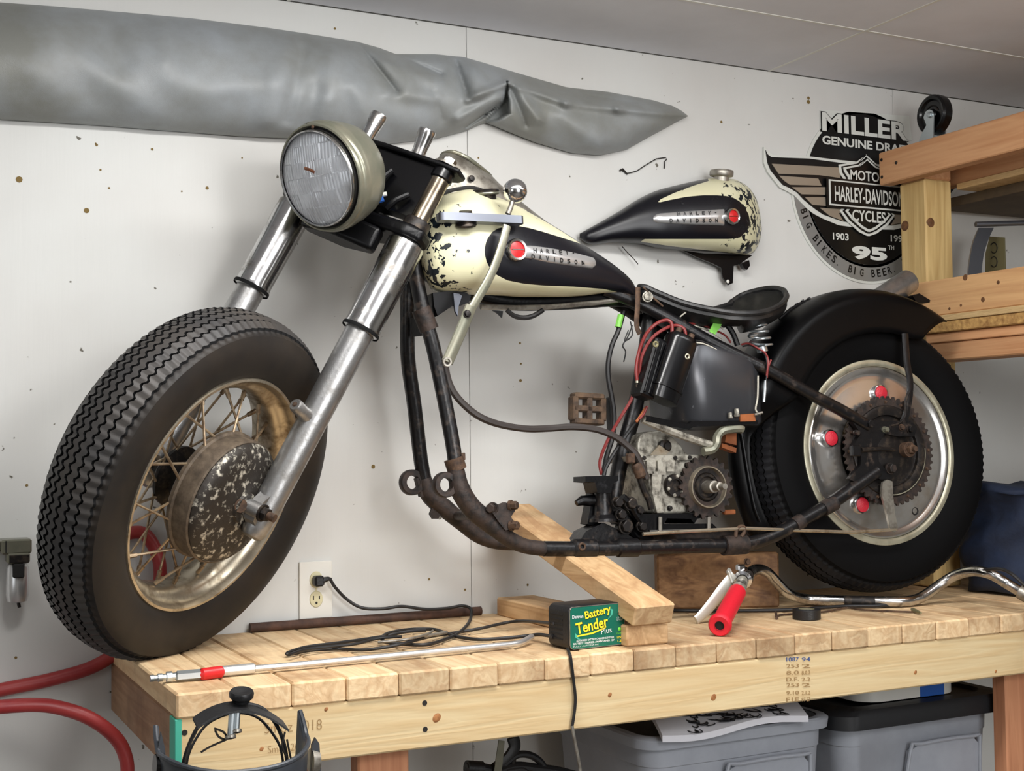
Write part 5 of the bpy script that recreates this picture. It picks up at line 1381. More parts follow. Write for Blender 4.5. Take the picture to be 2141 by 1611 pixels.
# ---- foot pedal: a rubber grid on its arm
pdc = BP(1228, 855, -.02); pw, ph = .037, .030
pdx = (XBK*.985+UB*-.05).normalized(); pdz = (UB+XBK*.05).normalized(); pdn = pdx.cross(pdz)
ped = MB()
ped.box(pdc, pdx, pdz, pdn, pw*1.0, .0062, .013, .002)
for k in (-1, 1): ped.box(pdc+pdz*(ph*.88*k), pdx, pdz, pdn, pw*.94, .0062, .014, .003)
for k in (-1, 0, 1): ped.box(pdc+pdx*(pw*.88*k), pdz, pdx, pdn, ph*(.94 if k == 0 else .80), .0062, .013, .002)
for kx in (-1, 1):
    for kz in (-1, 1):
        ped.box(pdc+pdx*(pw*.80*kx)+pdz*(ph*.80*kz), pdx, pdz, pdn, .004, .004, .012, .002)
ped = ped.build('foot_pedal', M['pedal_rubber'], moto)
MB().box(BP(1277, 868, -.02), XBK, UB, NB, .006, .038, .010, .002).build('pedal_arm', M['black_paint'], ped)

# ---- gearbox
gb_ = MB()
gb_.prism([BP(*q, .062) for q in ((1342, 962), (1470, 958), (1484, 975), (1480, 1010), (1470, 1050), (1455, 1072), (1390, 1074), (1368, 1072), (1362, 1040), (1356, 1000))], -NB*.12)
gear_b = gb_.build('gearbox', M['cast_alloy'], moto)
bev = gear_b.modifiers.new('soft_edges', 'BEVEL'); bev.width = .005; bev.segments = 3; bev.limit_method = 'ANGLE'
d2 = MB().prism([BP(*q, .050) for q in ((1334, 958), (1334, 925), (1340, 908), (1358, 901), (1378, 899), (1394, 904), (1408, 914), (1422, 928), (1432, 944), (1444, 952), (1464, 954), (1466, 960))], -NB*.09).build('gearbox_lid', M['cast_alloy'], gear_b)
bev = d2.modifiers.new('soft_edges', 'BEVEL'); bev.width = .010; bev.segments = 4; bev.limit_method = 'ANGLE'
MB().prism([BP(*q, .066) for q in ((1326, 952), (1462, 950), (1466, 955), (1464, 961), (1330, 963))], -NB*.125).build('lid_flange', M['cast_alloy'], gear_b)
for x, h_ in ((1362, 990), (1384, 992), (1402, 985)):
    MB().prism([BP(x-9, 962, .070), BP(x+9, 962, .070), BP(x+8, h_, .070), BP(x-8, h_, .070)], -NB*.02).build('case_boss', M['cast_alloy'], gear_b)
MB().prism([BP(*q, .070) for q in ((1364, 985), (1384, 985), (1380, 1030), (1392, 1070), (1374, 1072), (1364, 1030))], -NB*.02).build('case_rib', M['cast_alloy'], gear_b)
for x, y in ((1436, 972), (1428, 990), (1448, 966), (1345, 957), (1410, 957), (1440, 956), (1450, 1062), (1400, 1062)):
    MB().bolt(BP(x, y, .064), NB, .0045, .006).build('case_bolt', M['dark_metal'], gear_b)
cv = BP(1408, 1015, .064)
cvo = MB().lathe([(.0, .004), (.012, .004), (.013, .010), (.022, .010), (.0235, .006), (.0235, 0)], cv, NB, 32).build('round_cover', M['dark_metal'], gear_b)
for k in range(6):
    a = k*PI/3+.3
    MB().bolt(cv+(XBK*cos(a)+UB*sin(a))*.0195+NB*.010, NB, .003, .003).build('cover_bolt', M['cast_alloy'], cvo)
lvb = BP(1387, 933, .052)
lvo = MB().lathe([(0, .018), (.007, .018), (.008, .012), (.0135, .010), (.0135, 0)], lvb, NB, 28).build('shifter_shaft', M['dark_metal'], gear_b)
MB().prism([BP(*q, .060) for q in ((1376, 930), (1396, 944), (1376, 968), (1362, 962), (1360, 950))], NB*.005).build('shifter_arm', M['rim_front'], gear_b)
sk = BP(1474, 1018, .072)
spk = gear(sk, NB, .030, .058, .0655, 22, .006).build('drive_sprocket', M['frame_rust'], gear_b, smooth=0)
MB().lathe([(.038, .004), (.040, .016), (.0425, .016), (.0445, .004)], sk, NB, 44).build('clutch_ring', M['rim_front'], spk)
MB().lathe([(.0, .006), (.020, .006), (.022, .010), (.026, .010), (.030, .004), (.040, .002)], sk, NB, 36).build('sprocket_nut', M['dark_metal'], spk)
MB().tube([sk, sk+NB*.035, sk+NB*.036, sk+NB*.055, sk+NB*.056, sk+NB*.072], [.0135, .0125, .009, .009, .006, .006], 18).build('main_shaft', M['grey_alloy'], spk)
MB().prism([BP(*q, .07) for q in ((1340, 1074), (1470, 1072), (1478, 1080), (1458, 1084), (1452, 1094), (1444, 1084), (1395, 1083), (1388, 1096), (1346, 1096), (1336, 1084))], -NB*.13).build('gearbox_plate', M['black_paint'], frame)
MB().prism([BP(*q, .07) for q in ((1350, 1096), (1490, 1094), (1500, 1104), (1345, 1108))], -NB*.12).build('gearbox_cradle', M['black_paint'], frame)
for x in (1380, 1482):
    MB().tube([BP(x, 1080, .075), BP(x, 1112, .075)], .0045, 10).build('cradle_stud', M['grey_alloy'], frame)
MB().box(BP(1524, 1070, .05), XBK, NB, UB, .014, .006, .005, .002).build('wing_nut', M['orange'], frame)
# lever rod and bent crank over the gearbox
wire([(1344, 876, .085), (1380, 892, .085), (1420, 908, .085), (1460, 922, .085), (1486, 930, .085)], .0085, 'cast_alloy', 'clutch_rod')
wire([(1470, 944, .09), (1488, 940, .09), (1497, 928, .09), (1500, 912, .09), (1510, 901, .09), (1528, 897, .09), (1546, 896, .09), (1552, 898, .09)], .0092, 'olive_metal', 'bent_crank')
MB().prism([BP(*q, .06) for q in ((1518, 908), (1540, 904), (1540, 930), (1516, 924))], -NB*.02).build('rubber_block', M['orange'], moto)
MB().prism([BP(*q, .06) for q in ((1510, 926), (1540, 936), (1539, 946), (1510, 935))], -NB*.02).build('rubber_block', M['orange'], moto)

# ================================================================== SPARE TANK ON THE WALL
spare = empty('spare_tank', (1.25, WY, .80)); tag(spare, 'spare cream and black fuel tank half hung on the white wall', 'fuel tank')
ST = [(1212, 488), (1230, 478), (1264, 459), (1300, 438), (1333, 417), (1374, 398), (1420, 386), (1471, 375), (1506, 371), (1533, 374), (1561, 388), (1580, 412), (1589, 445), (1592.5, 475)]
SB = [(1212, 497), (1226, 508), (1240, 511), (1281, 507), (1333, 509), (1385, 520), (1436, 523), (1506, 527), (1540, 531), (1561, 533), (1575, 528), (1584, 515), (1590, 498), (1592.5, 480)]
SW = [(1212, .016), (1230, .035), (1280, .058), (1340, .080), (1400, .098), (1460, .108), (1520, .108), (1560, .096), (1580, .074), (1590, .045), (1592.5, .03)]
SPN = [(1200, 380), (1374, 424), (1400, 418), (1436, 411), (1470, 408), (1499, 408), (1518, 409.5), (1533, 413), (1547, 421), (1557, 434), (1565, 447), (1568, 462), (1564, 479), (1550, 494), (1536, 498), (1523, 499.5), (1436, 499.5), (1347, 499.5), (1340, 504.6), (1200, 520)]
SPN2 = [(1200, 380), (1474, 360), (1482, 378), (1450, 388), (1410, 403), (1381, 416.5), (1374, 424), (1360, 436)]
SBK = [(1200, 512), (1340, 505), (1400, 514), (1470, 522), (1540, 530), (1580, 535), (1580, 560), (1200, 560)]
def sblack(x, y, v):
    d = max(sdpoly(x, y, SPN2), sdpoly(x, y, SBK))
    return max(d, (v-.79)*900)
def schip(x, y, v):
    return max(.25, min(1, (x-1480)/70)) if x > 1400 else .2
sp_t, sbvh = make_tank('tank_shell', spare, lambda x, y, w: PY(x, y, WY-.003-w), ST, SB, SW, 1212, 1592.5, True, SPN, sblack, schip)
badge(sbvh, sp_t, (1528, 453), 17.5, [(1366, 453), (1374, 446), (1440, 441), (1514, 437)], [(1366, 461), (1374, 466), (1440, 469), (1514, 471)],
      [('HARLEY-', (1418, 451.5), (1494, 449), 8), ('DAVIDSON', (1402, 465.5), (1496, 465), 8)])
cc_ = PY(1508, 374, WY-.055)
scp = MB().lathe([(.018, -.006), (.018, .004), (.0265, .006), (.028, .009), (.028, .017), (.0265, .020), (.020, .0215), (0, .022)], cc_, (0.02, -.1, 1), 40).build('filler_cap', M['grey_alloy'], spare)
MB().prism([PY(*q, WY-.02) for q in ((1426, 524), (1470, 530), (1560, 533), (1571, 534), (1545, 552), (1532, 556), (1530, 592), (1521, 596), (1509, 580), (1506, 560), (1488, 551), (1460, 540))], (0, -.004, 0)).build('mount_bracket', M['black_gloss'], spare)
MB().lathe([(.0, .0008), (.003, .0008), (.0045, 0)], PY(1522, 588, WY-.0245), (0, -1, 0), 14).build('bracket_hole', M['white_plastic'], spare)
MB().prism([PY(*q, WY-.02) for q in ((1545, 552), (1560, 545), (1562, 556), (1556, 565), (1550, 562))], (0, -.012, 0)).build('bracket_clip', M['black_gloss'], spare)
MB().tube(spline([PY(*q, WY-.02) for q in ((1300, 514), (1312, 528), (1324, 540), (1334, 552))], 4), .0012, 6).build('loose_wire', M['tar'], spare)

# ================================================================== MORE THINGS ON THE BENCH
# battery charger
ch = empty('battery_charger', (.76, .09, 0)); tag(ch, 'black battery charger box with a green label on the bench front', 'charger')
cF0 = PZ(1190, 1361, 0); cF1 = PZ(1308, 1348, 0)
cx_ = (cF1-cF0).normalized(); cy_ = V((-cx_.y, cx_.x, 0)); W_ = (cF1-cF0).length; H_ = .0775; D_ = .070
cen = cF0+cx_*(W_/2)+cy_*(D_/2)+V((0, 0, H_/2+.0005))
def rrect(hw, hh, r, n=6):
    o = []
    for sx, sz, a0 in ((1, 1, 0), (-1, 1, 90), (-1, -1, 180), (1, -1, 270)):
        for k in range(n+1):
            a = rad(a0+90*k/n); o.append((sx*(hw-r)+r*cos(a), sz*(hh-r)+r*sin(a)))
    return o
rr_ = rrect(W_/2, H_/2, .013)
mb = MB()
ys = [(-D_/2, .965), (-D_/2+.0025, 1), (D_/2-.004, 1), (D_/2, .95)]
def chp(i, j): y, s = ys[i]; return cen+cx_*(rr_[j][0]*s)+cy_*y+V((0, 0, rr_[j][1]*s))
mb.grid(chp, 4, len(rr_), cv=True)
mb.f.append(tuple(range(len(rr_)))[::-1]); mb.m.append(0); mb.f.append(tuple(3*len(rr_)+j for j in range(len(rr_)))); mb.m.append(0)
case = mb.build('case', M['case_black'], ch)
lb = rrect(W_/2*.955, H_/2*.93, .008)
lab = MB().prism([cen+cx_*x-cy_*(D_/2-.0002)+V((0, 0, z)) for x, z in lb], -cy_*.0008).build('label', M['label_green'], ch, smooth=0)
lb2 = MB(); ring_o = [cen+cx_*(x*1.012)-cy_*(D_/2+.0002)+V((0, 0, z*1.02)) for x, z in lb]
lb2.tube(ring_o, .0007, 6, closed=True).build('label_border', M['grey_alloy'], ch)
def ltxt(s, fx, fz, w, h, mt, slant=0.0, bold=.0, k=1):
    o = cen+cx_*((fx-.5)*W_)-cy_*(D_/2+.0008+.0003*k)+V((0, 0, (fz-.5)*H_))
    ux = (cx_+V((0, 0, 1))*slant).normalized()
    mb = MB(); text_mesh(mb, s, o, ux, (V((0, 0, 1))-ux*V((0, 0, 1)).dot(ux)).normalized() if True else V((0, 0, 1)), w=w*W_, h=h*H_, ext=.0002, bold=bold)
    mb.build('lettering', M[mt], lab, smooth=0, recalc=False)
ltxt('Battery', .292, .615, .46, .245, 'slot', .16, .05, 1); ltxt('Battery', .288, .625, .46, .235, 'yellow', .16, .022, 2)
ltxt('Tender', .130, .345, .57, .265, 'slot', .13, .05, 1); ltxt('Tender', .125, .355, .57, .255, 'yellow', .13, .022, 2)
sw = MB().prism([cen+cx_*((x-.5)*W_)-cy_*(D_/2+.0010)+V((0, 0, (z-.5)*H_)) for x, z in ((.12, .33), (.40, .37), (.66, .47), (.62, .42), (.40, .33), (.14, .30))], -cy_*.0003).build('swoosh', M['yellow'], lab, smooth=0)
sw = MB().prism([cen+cx_*((x-.5)*W_)-cy_*(D_/2+.0009)+V((0, 0, (z-.5)*H_)) for x, z in ((.10, .40), (.10, .30), (.14, .25), (.22, .22), (.16, .27), (.14, .33))], -cy_*.0002).build('swoosh', M['teal'], lab, smooth=0)
sw = MB().prism([cen+cx_*((x-.5)*W_)-cy_*(D_/2+.0009)+V((0, 0, (z-.5)*H_)) for x, z in ((.72, .88), (.78, .84), (.76, .72), (.66, .60), (.73, .72), (.74, .80))], -cy_*.0002).build('swoosh', M['teal'], lab, smooth=0)
ltxt('Plus', .56, .30, .19, .13, 'white_ink', .10, 0, 1)
ltxt('Deltran', .055, .72, .19, .075, 'white_ink', 0, .02)
ltxt('ADVANCED BATTERY CHARGING SYSTEM', .12, .19, .66, .045, 'white_ink', .0, .02)
ltxt('BATTERY CHARGER / MAINTAINER 12V', .07, .125, .72, .045, 'white_ink', .0, .02)
ltxt('FULLY AUTOMATIC', .07, .07, .44, .03, 'white_ink', .0, .0)
ltxt('1.25 AMP', .84, .63, .11, .04, 'white_ink', 0, 0); ltxt('12 VOLT', .84, .58, .11, .04, 'white_ink', 0, 0)
ltxt('CHARGE', .83, .27, .13, .035, 'green_led', 0, 0); ltxt('12V~', .84, .17, .11, .05, 'yellow', 0, .02); ltxt('1.25', .85, .09, .10, .05, 'yellow', 0, .02)
lc_ = cen+cx_*(.39*W_)-cy_*(D_/2+.0008)
MB().lathe([(0, .0012), (.002, .001), (.0032, .0004), (.0035, 0)], lc_+V((0, 0, -.12*H_)), -cy_, 16).build('charge_light', M['green_led'], lab)
MB().lathe([(0, .0012), (.002, .001), (.0034, .0004), (.0037, 0)], lc_+V((0, 0, .25*H_)), -cy_, 16).build('power_light', M['slot'], lab)
for k in range(6):
    MB().box(cen-cx_*(W_/2+.0002)+cy_*.006+V((0, 0, (k-2.5)*.0085)), cx_, cy_, V((0, 0, 1)), .0010, .020, .0016, .0005).build('vent_slot', M['slot'], ch)
MB().bolt(cen-cx_*(W_/2)+cy_*.018+V((0, 0, -.02)), -cx_, .004, .004).build('strain_relief', M['case_black'], ch)
# its mains plug and cord
pc0 = PY(659, 1213, WY-.006)
plug = MB().box(pc0+V((.003, -.012, .0)), (1, 0, 0), (0, 1, 0), (0, 0, 1), .0105, .011, .0105, .004)
plug.tube([pc0+V((.010, -.016, .001)), pc0+V((.022, -.018, .004)), pc0+V((.028, -.018, .002))], [.0065, .0045, .0035], 10)
plug.build('mains_plug', M['case_black'], ch)
z_ = .0045
cord = [pc0+V((.026, -.018, .003)), PY(700, 1226, WY-.024), PY(725, 1252, WY-.022), PY(757, 1270, WY-.030), PY(800, 1272, WY-.034), PY(840, 1267, WY-.034), PY(890, 1273, WY-.034), PY(935, 1271, WY-.036), PY(965, 1266, WY-.04), PY(984, 1272, WY-.06), PY(984, 1292, WY-.09)]
cord += [PZ(975, 1308, .012), PZ(955, 1325, .008), PZ(925, 1338, .006), PZ(890, 1347, .006), PZ(845, 1346, .006), PZ(805, 1341, .009), PZ(800, 1330, .012), PZ(820, 1321, .012), PZ(860, 1315, .010), PZ(905, 1315, .009), PZ(930, 1322, .008), PZ(958, 1331, .006), PZ(1000, 1336, .006), PZ(1050, 1334, .006), PZ(1100, 1329, .008), PZ(1128, 1326, .014), cen-cx_*(W_/2)+cy_*.018+V((0, 0, -.020))]
MB().tube(spline(cord, 6), .0033, 8).build('mains_cord', M['hose_black'], ch)
lead = [cen-cx_*(W_/2)+cy_*.012+V((0, 0, .004)), PZ(1080, 1298, .02), PZ(1000, 1314, .010), PZ(940, 1324, .006), PZ(900, 1330, .010), PZ(860, 1340, .013), PZ(820, 1350, .010), PZ(760, 1358, .005), PZ(710, 1356, .005), PZ(650, 1359, .005), PZ(608, 1367, .005), PZ(602, 1364, .007), PZ(640, 1352, .009), PZ(700, 1344, .009), PZ(760, 1336, .008), PZ(810, 1328, .009), PZ(850, 1320, .015), PZ(890, 1317, .014)]
MB().tube(spline(lead, 6), .003, 8).build('output_lead', M['hose_black'], ch)
lead2 = [PZ(605, 1368, .011), PZ(640, 1357, .012), PZ(700, 1350, .011), PZ(745, 1345, .011), PZ(790, 1334, .014), PZ(840, 1330, .017)]
MB().tube(spline(lead2, 6), .0028, 8).build('output_lead', M['hose_black'], ch)
MB().tube(spline([PZ(790, 1342, .016), PZ(850, 1336, .018), PZ(890, 1326, .018), PZ(905, 1318, .017)], 5), .0024, 8).build('cord_tie', M['grey_alloy'], ch)
MB().tube([PZ(876, 1332, .014), PZ(934, 1321, .014)], .0032, 8).build('lead_sleeve', M['grey_alloy'], ch)
fl = [cF0+V((-.001, .004, .004)), PZ(1191, 1366, .003), PY(1193, 1374, -.0045)]
fl += [PY(*q, -.0045) for q in ((1199, 1420), (1203, 1460), (1200, 1495), (1196, 1518))]
MB().tube(spline(fl, 5), .0028, 8).build('hanging_lead', M['hose_black'], ch)
MB().tube(spline([PY(*q, -.0045) for q in ((1196, 1516), (1202, 1550), (1209, 1585), (1214, 1625), (1214, 1700))], 5), .003, 8).build('hanging_lead', M['grey_alloy'], ch)

# blow gun / grease wand
wd_ = empty('air_wand', (.3, .135, 0)); tag(wd_, 'long silver air wand with a red sleeve lying along the bench', 'tool')
def wz(x, y, z=.009): return PZ(x, y, z)
MB().tube(spline([wz(466, 1402), wz(600, 1391), wz(800, 1372), wz(1000, 1353), wz(1070, 1346), wz(1092, 1341, .010), wz(1112, 1330, .013)], 5), .0052, 12).build('barrel', M['silver'], wd_)
MB().tube([wz(462, 1403), wz(465, 1402.6), wz(530, 1396.5), wz(533, 1396)], [.006, .0085, .0085, .006], 14).build('ferrule', M['silver'], wd_)
MB().tube([wz(420, 1409), wz(422, 1409), wz(462, 1403.5), wz(464, 1403)], [.007, .0095, .0095, .007], 14).build('sleeve', M['red'], wd_)
MB().tube([wz(368, 1413), wz(370, 1413), wz(418, 1409), wz(420, 1408.7)], [.006, .0085, .0085, .006], 6).build('valve_body', M['zinc'], wd_)
cn_ = [wz(x, 1413+(368-x)*.085) for x in (368, 360, 359, 348, 347, 340, 339, 330, 329, 322, 321, 314)]
MB().tube(cn_, [.006, .006, .0085, .0085, .005, .005, .0065, .0065, .0045, .0045, .0055, .0055], 12).build('coupler', M['zinc'], wd_)

# handlebar with clutch lever and red grip
hbz = .0125
hb = empty('handlebar', (1.45, .25, 0)); tag(hb, 'loose chrome handlebar with a red grip and lever resting on the bench', 'handlebar')
g_end, g_in = PZ(1504, 1308, .0205), None
g_in = on(1541, 1238, V((1.14, .18, .06)), NB)
cl_p = on(1556, 1206, V((1.19, .23, .09)), NB)
hp_ = [cl_p, on(1580, 1190, V((1.23, .265, .10)), NB), on(1604, 1196, V((1.26, .285, .1)), NB), on(1625, 1218, V((1.29, .295, .08)), NB), on(1648, 1240, V((1.32, .30, .05)), NB)]
hp_ += [PZ(1680, 1251, .017), PZ(1720, 1254, .0135), PZ(1790, 1256, hbz), PZ(1860, 1257, hbz), PZ(1900, 1256, hbz), PZ(1930, 1246, .020), PZ(1968, 1220, .045), PZ(2000, 1201, .066), PZ(2036, 1193, .078), PZ(2072, 1200, .076), PZ(2110, 1222, .055), PZ(2160, 1252, .03), PZ(2200, 1276, .015)]
pts = spline(hp_, 6)
MB().tube(pts, .0115, 16).build('bar', M['chrome_worn'], hb)
MB().tube([PZ(1764, 1256, hbz), PZ(1766, 1256, hbz), PZ(1826, 1257, hbz), PZ(1828, 1257, hbz)], [.0115, .0124, .0124, .0115], 16).build('knurl', M['dark_metal'], hb)
gd_ = (g_in-g_end).normalized()
MB().lathe([(.0, .012), (.0085, .012), (.009, .0), (.0185, -.001), (.0215, .003), (.0220, .010), (.0185, .015), (.0178, .02), (.0178, (g_in-g_end).length), (.012, (g_in-g_end).length+.001)], g_end, gd_, 32).build('grip', M['grip_red'], hb)
MB().lathe([(0, .004), (.0092, .004), (.0092, .0)], g_end-gd_*.001, gd_, 20).build('grip_hole', M['slot'], hb)
MB().tube([g_in, g_in+gd_*.012, (g_in+gd_*.02+cl_p)/2, cl_p], [.0165, .0155, .0125, .0118], 18).build('collar', M['cast_alloy'], hb)
pv = on(1553, 1203, cl_p, NB)
pk = MB().lathe([(.0125, -.017), (.019, -.014), (.020, 0), (.019, .014), (.0125, .017)], cl_p-gd_*.004, gd_, 26).build('lever_perch', M['chrome'], hb)
MB().box(on(1548, 1186, cl_p, NB), XBK, NB, UB, .009, .007, .007, .003).build('perch_lug', M['chrome'], pk)
MB().bolt(on(1562, 1174, cl_p, NB), NB, .006, .006).build('perch_bolt', M['rust'], pk)
MB().bolt(on(1566, 1202, cl_p+NB*.018, NB), NB, .008, .006).build('perch_bolt', M['dark_metal'], pk)
MB().bolt(on(1556, 1218, cl_p+NB*.014, NB), NB, .006, .005).build('perch_bolt', M['dark_metal'], pk)
lvq = [on(*q, cl_p+NB*.012, NB) for q in ((1533, 1200), (1525, 1212), (1512, 1230), (1496, 1252), (1478, 1274), (1462, 1290), (1455, 1296))]
lq_ = spline(lvq, 4); k_ = len(lq_)
MB().tube(lq_, [.0095+.0040*sin(PI*min(1, i/k_*1.2)) for i in range(k_)], 12, sq=.42).build('lever', M['lever_alloy'], hb)
MB().box(on(1527, 1203, cl_p+NB*.010, NB), (gd_), NB, gd_.cross(NB), .012, .006, .014, .003).build('lever_boss', M['lever_alloy'], hb)
e0, e1 = PZ(2136, 1238, .042), PZ(2152, 1247, .034)
MB().tube([e0-(e1-e0)*.3, e0, e1], [.0145, .0155, .0155], 18).build('end_clamp', M['grey_alloy'], hb)

# electrical tape
tpz = PZ(1700, 1296, 0)
tr_ = empty('tape_roll', tpz); tag(tr_, 'small roll of black tape lying flat near the bench front edge', 'tape')
MB().lathe([(.0165, .0), (.027, .0), (.0285, .0015), (.0285, .0195), (.027, .021), (.0165, .021)], tpz+V((0, .02, .0)), (0, 0, 1), 44, closed=True).build('tape', M['case_black'], tr_)
MB().lathe([(.0150, .0005), (.0165, .0005), (.0166, .0208), (.0150, .0208)], tpz+V((0, .02, 0)), (0, 0, 1), 36, closed=True).build('core', M['olive_plate'], tr_)
MB().lathe([(0, .0015), (.0148, .0015), (.0148, .0200), (.0, .0200)], tpz+V((0, .02, 0)), (0, 0, 1), 36).build('core_face', M['rim_rear'], tr_)
# thin black cable and twig on the bench
cb = MB().tube(spline([PZ(*q, .005) for q in ((1400, 1275), (1450, 1276), (1560, 1276), (1660, 1274), (1760, 1267), (1840, 1266), (1880, 1262))]+[PZ(1920, 1246, .02), PZ(1975, 1216, .045), PZ(2020, 1200, .066), PZ(2075, 1189, .09), PZ(2110, 1196, .09), PZ(2150, 1230, .06)], 6), .0038, 8).build('control_cable', M['hose_black'])
tag(cb, 'thin black cable lying across the bench and up over the chrome bar', 'cable')
tg = empty('twig', PZ(1760, 1275, 0)); tag(tg, 'thin brown stick with a green wrapped end in front of the chrome bar', 'stick')
MB().tube(spline([PZ(*q, .003) for q in ((1622, 1288), (1640, 1284), (1720, 1279), (1770, 1270), (1800, 1274), (1860, 1277), (1908, 1279))], 4), .0022, 6).build('stem', M['rust'], tg)
MB().tube(spline([PZ(*q, .005) for q in ((1906, 1273), (1916, 1277), (1926, 1281))], 4), [.0025, .0040, .0045, .0045, .004, .0035, .003, .002, .002], 8).build('green_end', M['olive_plate'], tg)
MB().tube([PZ(1624, 1292, .003), PZ(1622, 1280, .006)], .003, 6).build('nub', M['rust'], tg)

# folded blue cloth behind the rear wheel
def clothp(i, j):
    a = 2*PI*j/64; v = i/26
    ca, sa = cos(a), sin(a)
    x = 2.185+.250*math.copysign(abs(ca)**.6, ca); y = .265+.135*math.copysign(abs(sa)**.6, sa)
    z = .002+.252*min(1, v/.75) if v < .75 else .254
    s = 1 if v < .75 else 1-(v-.75)/.25
    b_ = 1+.05*sin(v*9+a*2)+.035*sin(v*21+sin(a*3)*2)
    x = 2.185+(x-2.185)*s*b_; y = .265+(y-.265)*s*(1+.03*sin(v*11-a*3))
    z += .008*sin(x*40+y*23)*s+(.012*sin(x*17)*cos(y*19) if v > .7 else 0)
    return V((x, min(y, WY-.006), max(.001, z)))
mb = MB().grid(clothp, 27, 64, cv=True); mb.f.append(tuple(range(64))[::-1]); mb.m.append(0)
tag(mb.build('folded_cloth', M['blue_cloth'], smooth=180, weld=.0002), 'dark blue folded cloth heaped on the bench behind the rear tire', 'cloth')

# ================================================================== IN FRONT OF AND UNDER THE BENCH
# welding helmet, open side up, headgear hoops standing out of it
HY = -.35
hm = empty('welding_helmet', PY(490, 1640, HY)); tag(hm, 'black welding helmet with wire headgear and a black knob at the bench corner', 'helmet')
hcx = PY(487, 1600, HY+.06).x; hz0 = PY(487, 1604, HY).z
sc_m = (PY(587, 1600, HY).x-PY(487, 1600, HY).x)/100
def shell(i, j):
    a = rad(-100+200*j/48); v = i/14
    r = 158*sc_m*(1-.10*v); top = hz0+sc_m*(4+22*abs(sin(a))**3)+(.030*max(0, abs(math.degrees(a))-86)/14)
    z = top-v*.16
    return V((hcx+r*sin(a), HY+.06-r*cos(a)*1.0, z))
sh_ = MB().grid(shell, 15, 49).build('shell', M['helmet'], hm, smooth=60)
so_ = sh_.modifiers.new('thickness', 'SOLIDIFY'); so_.thickness = .004
rim_pts = [shell(0, j) for j in range(49)]
MB().tube(rim_pts, .0032, 8).build('shell_rim', M['helmet'], sh_)
def HP(x, y, dy=0): return PY(x, y, HY+.06+dy)
for sx, (x, y) in ((-1, (333, 1570)), (1, (655, 1560))):
    MB().prism([HP(*q) for q in ((x-8, y+60), (x-5, y-5), (x+2, y-42 if sx < 0 else y-20), (x+10, y-8), (x+14, y+60))], (0, -.006, 0)).build('side_tip', M['helmet'], hm)
    MB().tube([HP(x, y+30)+V((-.004*sx, 0, 0)), HP(x+10*sx, y+30)], [.017, .014], 18).build('side_knob', M['grey_alloy'] if sx > 0 else M['black_gloss'], hm)
hoop = spline([HP(*q) for q in ((378, 1640), (384, 1592), (400, 1545), (425, 1503), (460, 1478), (505, 1470), (548, 1480), (575, 1510), (592, 1548), (600, 1590), (602, 1640))], 5)
MB().tube(hoop, .0026, 8).build('hoop', M['hose_black'], hm)
hoop2 = spline([HP(*q, .02) for q in ((388, 1640), (392, 1585), (412, 1540), (440, 1508), (490, 1490), (540, 1500), (578, 1545), (590, 1580), (596, 1640))], 5)
MB().tube(hoop2, .0018, 8).build('hoop', M['hose_black'], hm)
band = spline([HP(*q, -.01) for q in ((408, 1506), (432, 1490), (466, 1476), (505, 1471), (545, 1480), (575, 1496), (598, 1512))], 5)
MB().grid(lambda i, j: band[i]+V((0, (.014, .014, -.014, -.014)[j], (.0015, -.0015, -.0015, .0015)[j]-(.007 if j in (2, 3) else 0))), len(band), 4, cv=True).build('head_band', M['case_black'], hm, smooth=60)
kp = HP(504, 1466)
MB().lathe([(0, .0), (.011, 0), (.012, .004), (.0155, .007), (.016, .012), (.0145, .015), (.009, .0145), (0, .013)], kp, (0, -.25, 1), 32).build('ratchet_knob', M['case_black'], hm)
for (x0, y0, x1, y1, r) in ((486, 1482, 482, 1540, .0045), (497, 1480, 494, 1528, .004)):
    p0, p1 = HP(x0, y0, -.012), HP(x1, y1, -.012)
    o = MB().tube([p0, p1], r, 10).build('hanging_bolt', M['zinc'], hm)
    MB().lathe([(.003, -.002), (.007, -.002), (.0075, 0), (.007, .002), (.003, .002)], p1, (0, .4, 1), 14).build('bolt_washer', M['grey_alloy'], o)
for pts in (((600, 1545), (606, 1575), (612, 1600)), ((596, 1530), (590, 1560), (602, 1590), (598, 1625)), ((410, 1530), (395, 1560), (386, 1590)), ((448, 1522), (468, 1530), (474, 1545), (458, 1540), (450, 1526)), ((474, 1545), (440, 1560), (420, 1572))):
    MB().tube(spline([HP(*q, -.005) for q in pts], 4), .0014, 6).build('strap_wire', M['tar'], hm)
# stand that carries the helmet out of the picture below
MB().tube([V((hcx, HY+.06, FZ)), V((hcx, HY+.06, hz0-.10))], .016, 16).lathe([(0, 0), (.14, 0), (.14, .012), (.03, .02), (0, .02)], (hcx, HY+.06, FZ), (0, 0, 1), 36).build('stand_post', M['dark_metal'], hm)
MB().lathe([(0, 0), (.135*1.0, .0), (.02, -.02), (0, -.02)], (hcx, HY+.06, hz0-.145), (0, 0, 1), 30).build('stand_top', M['dark_metal'], hm)

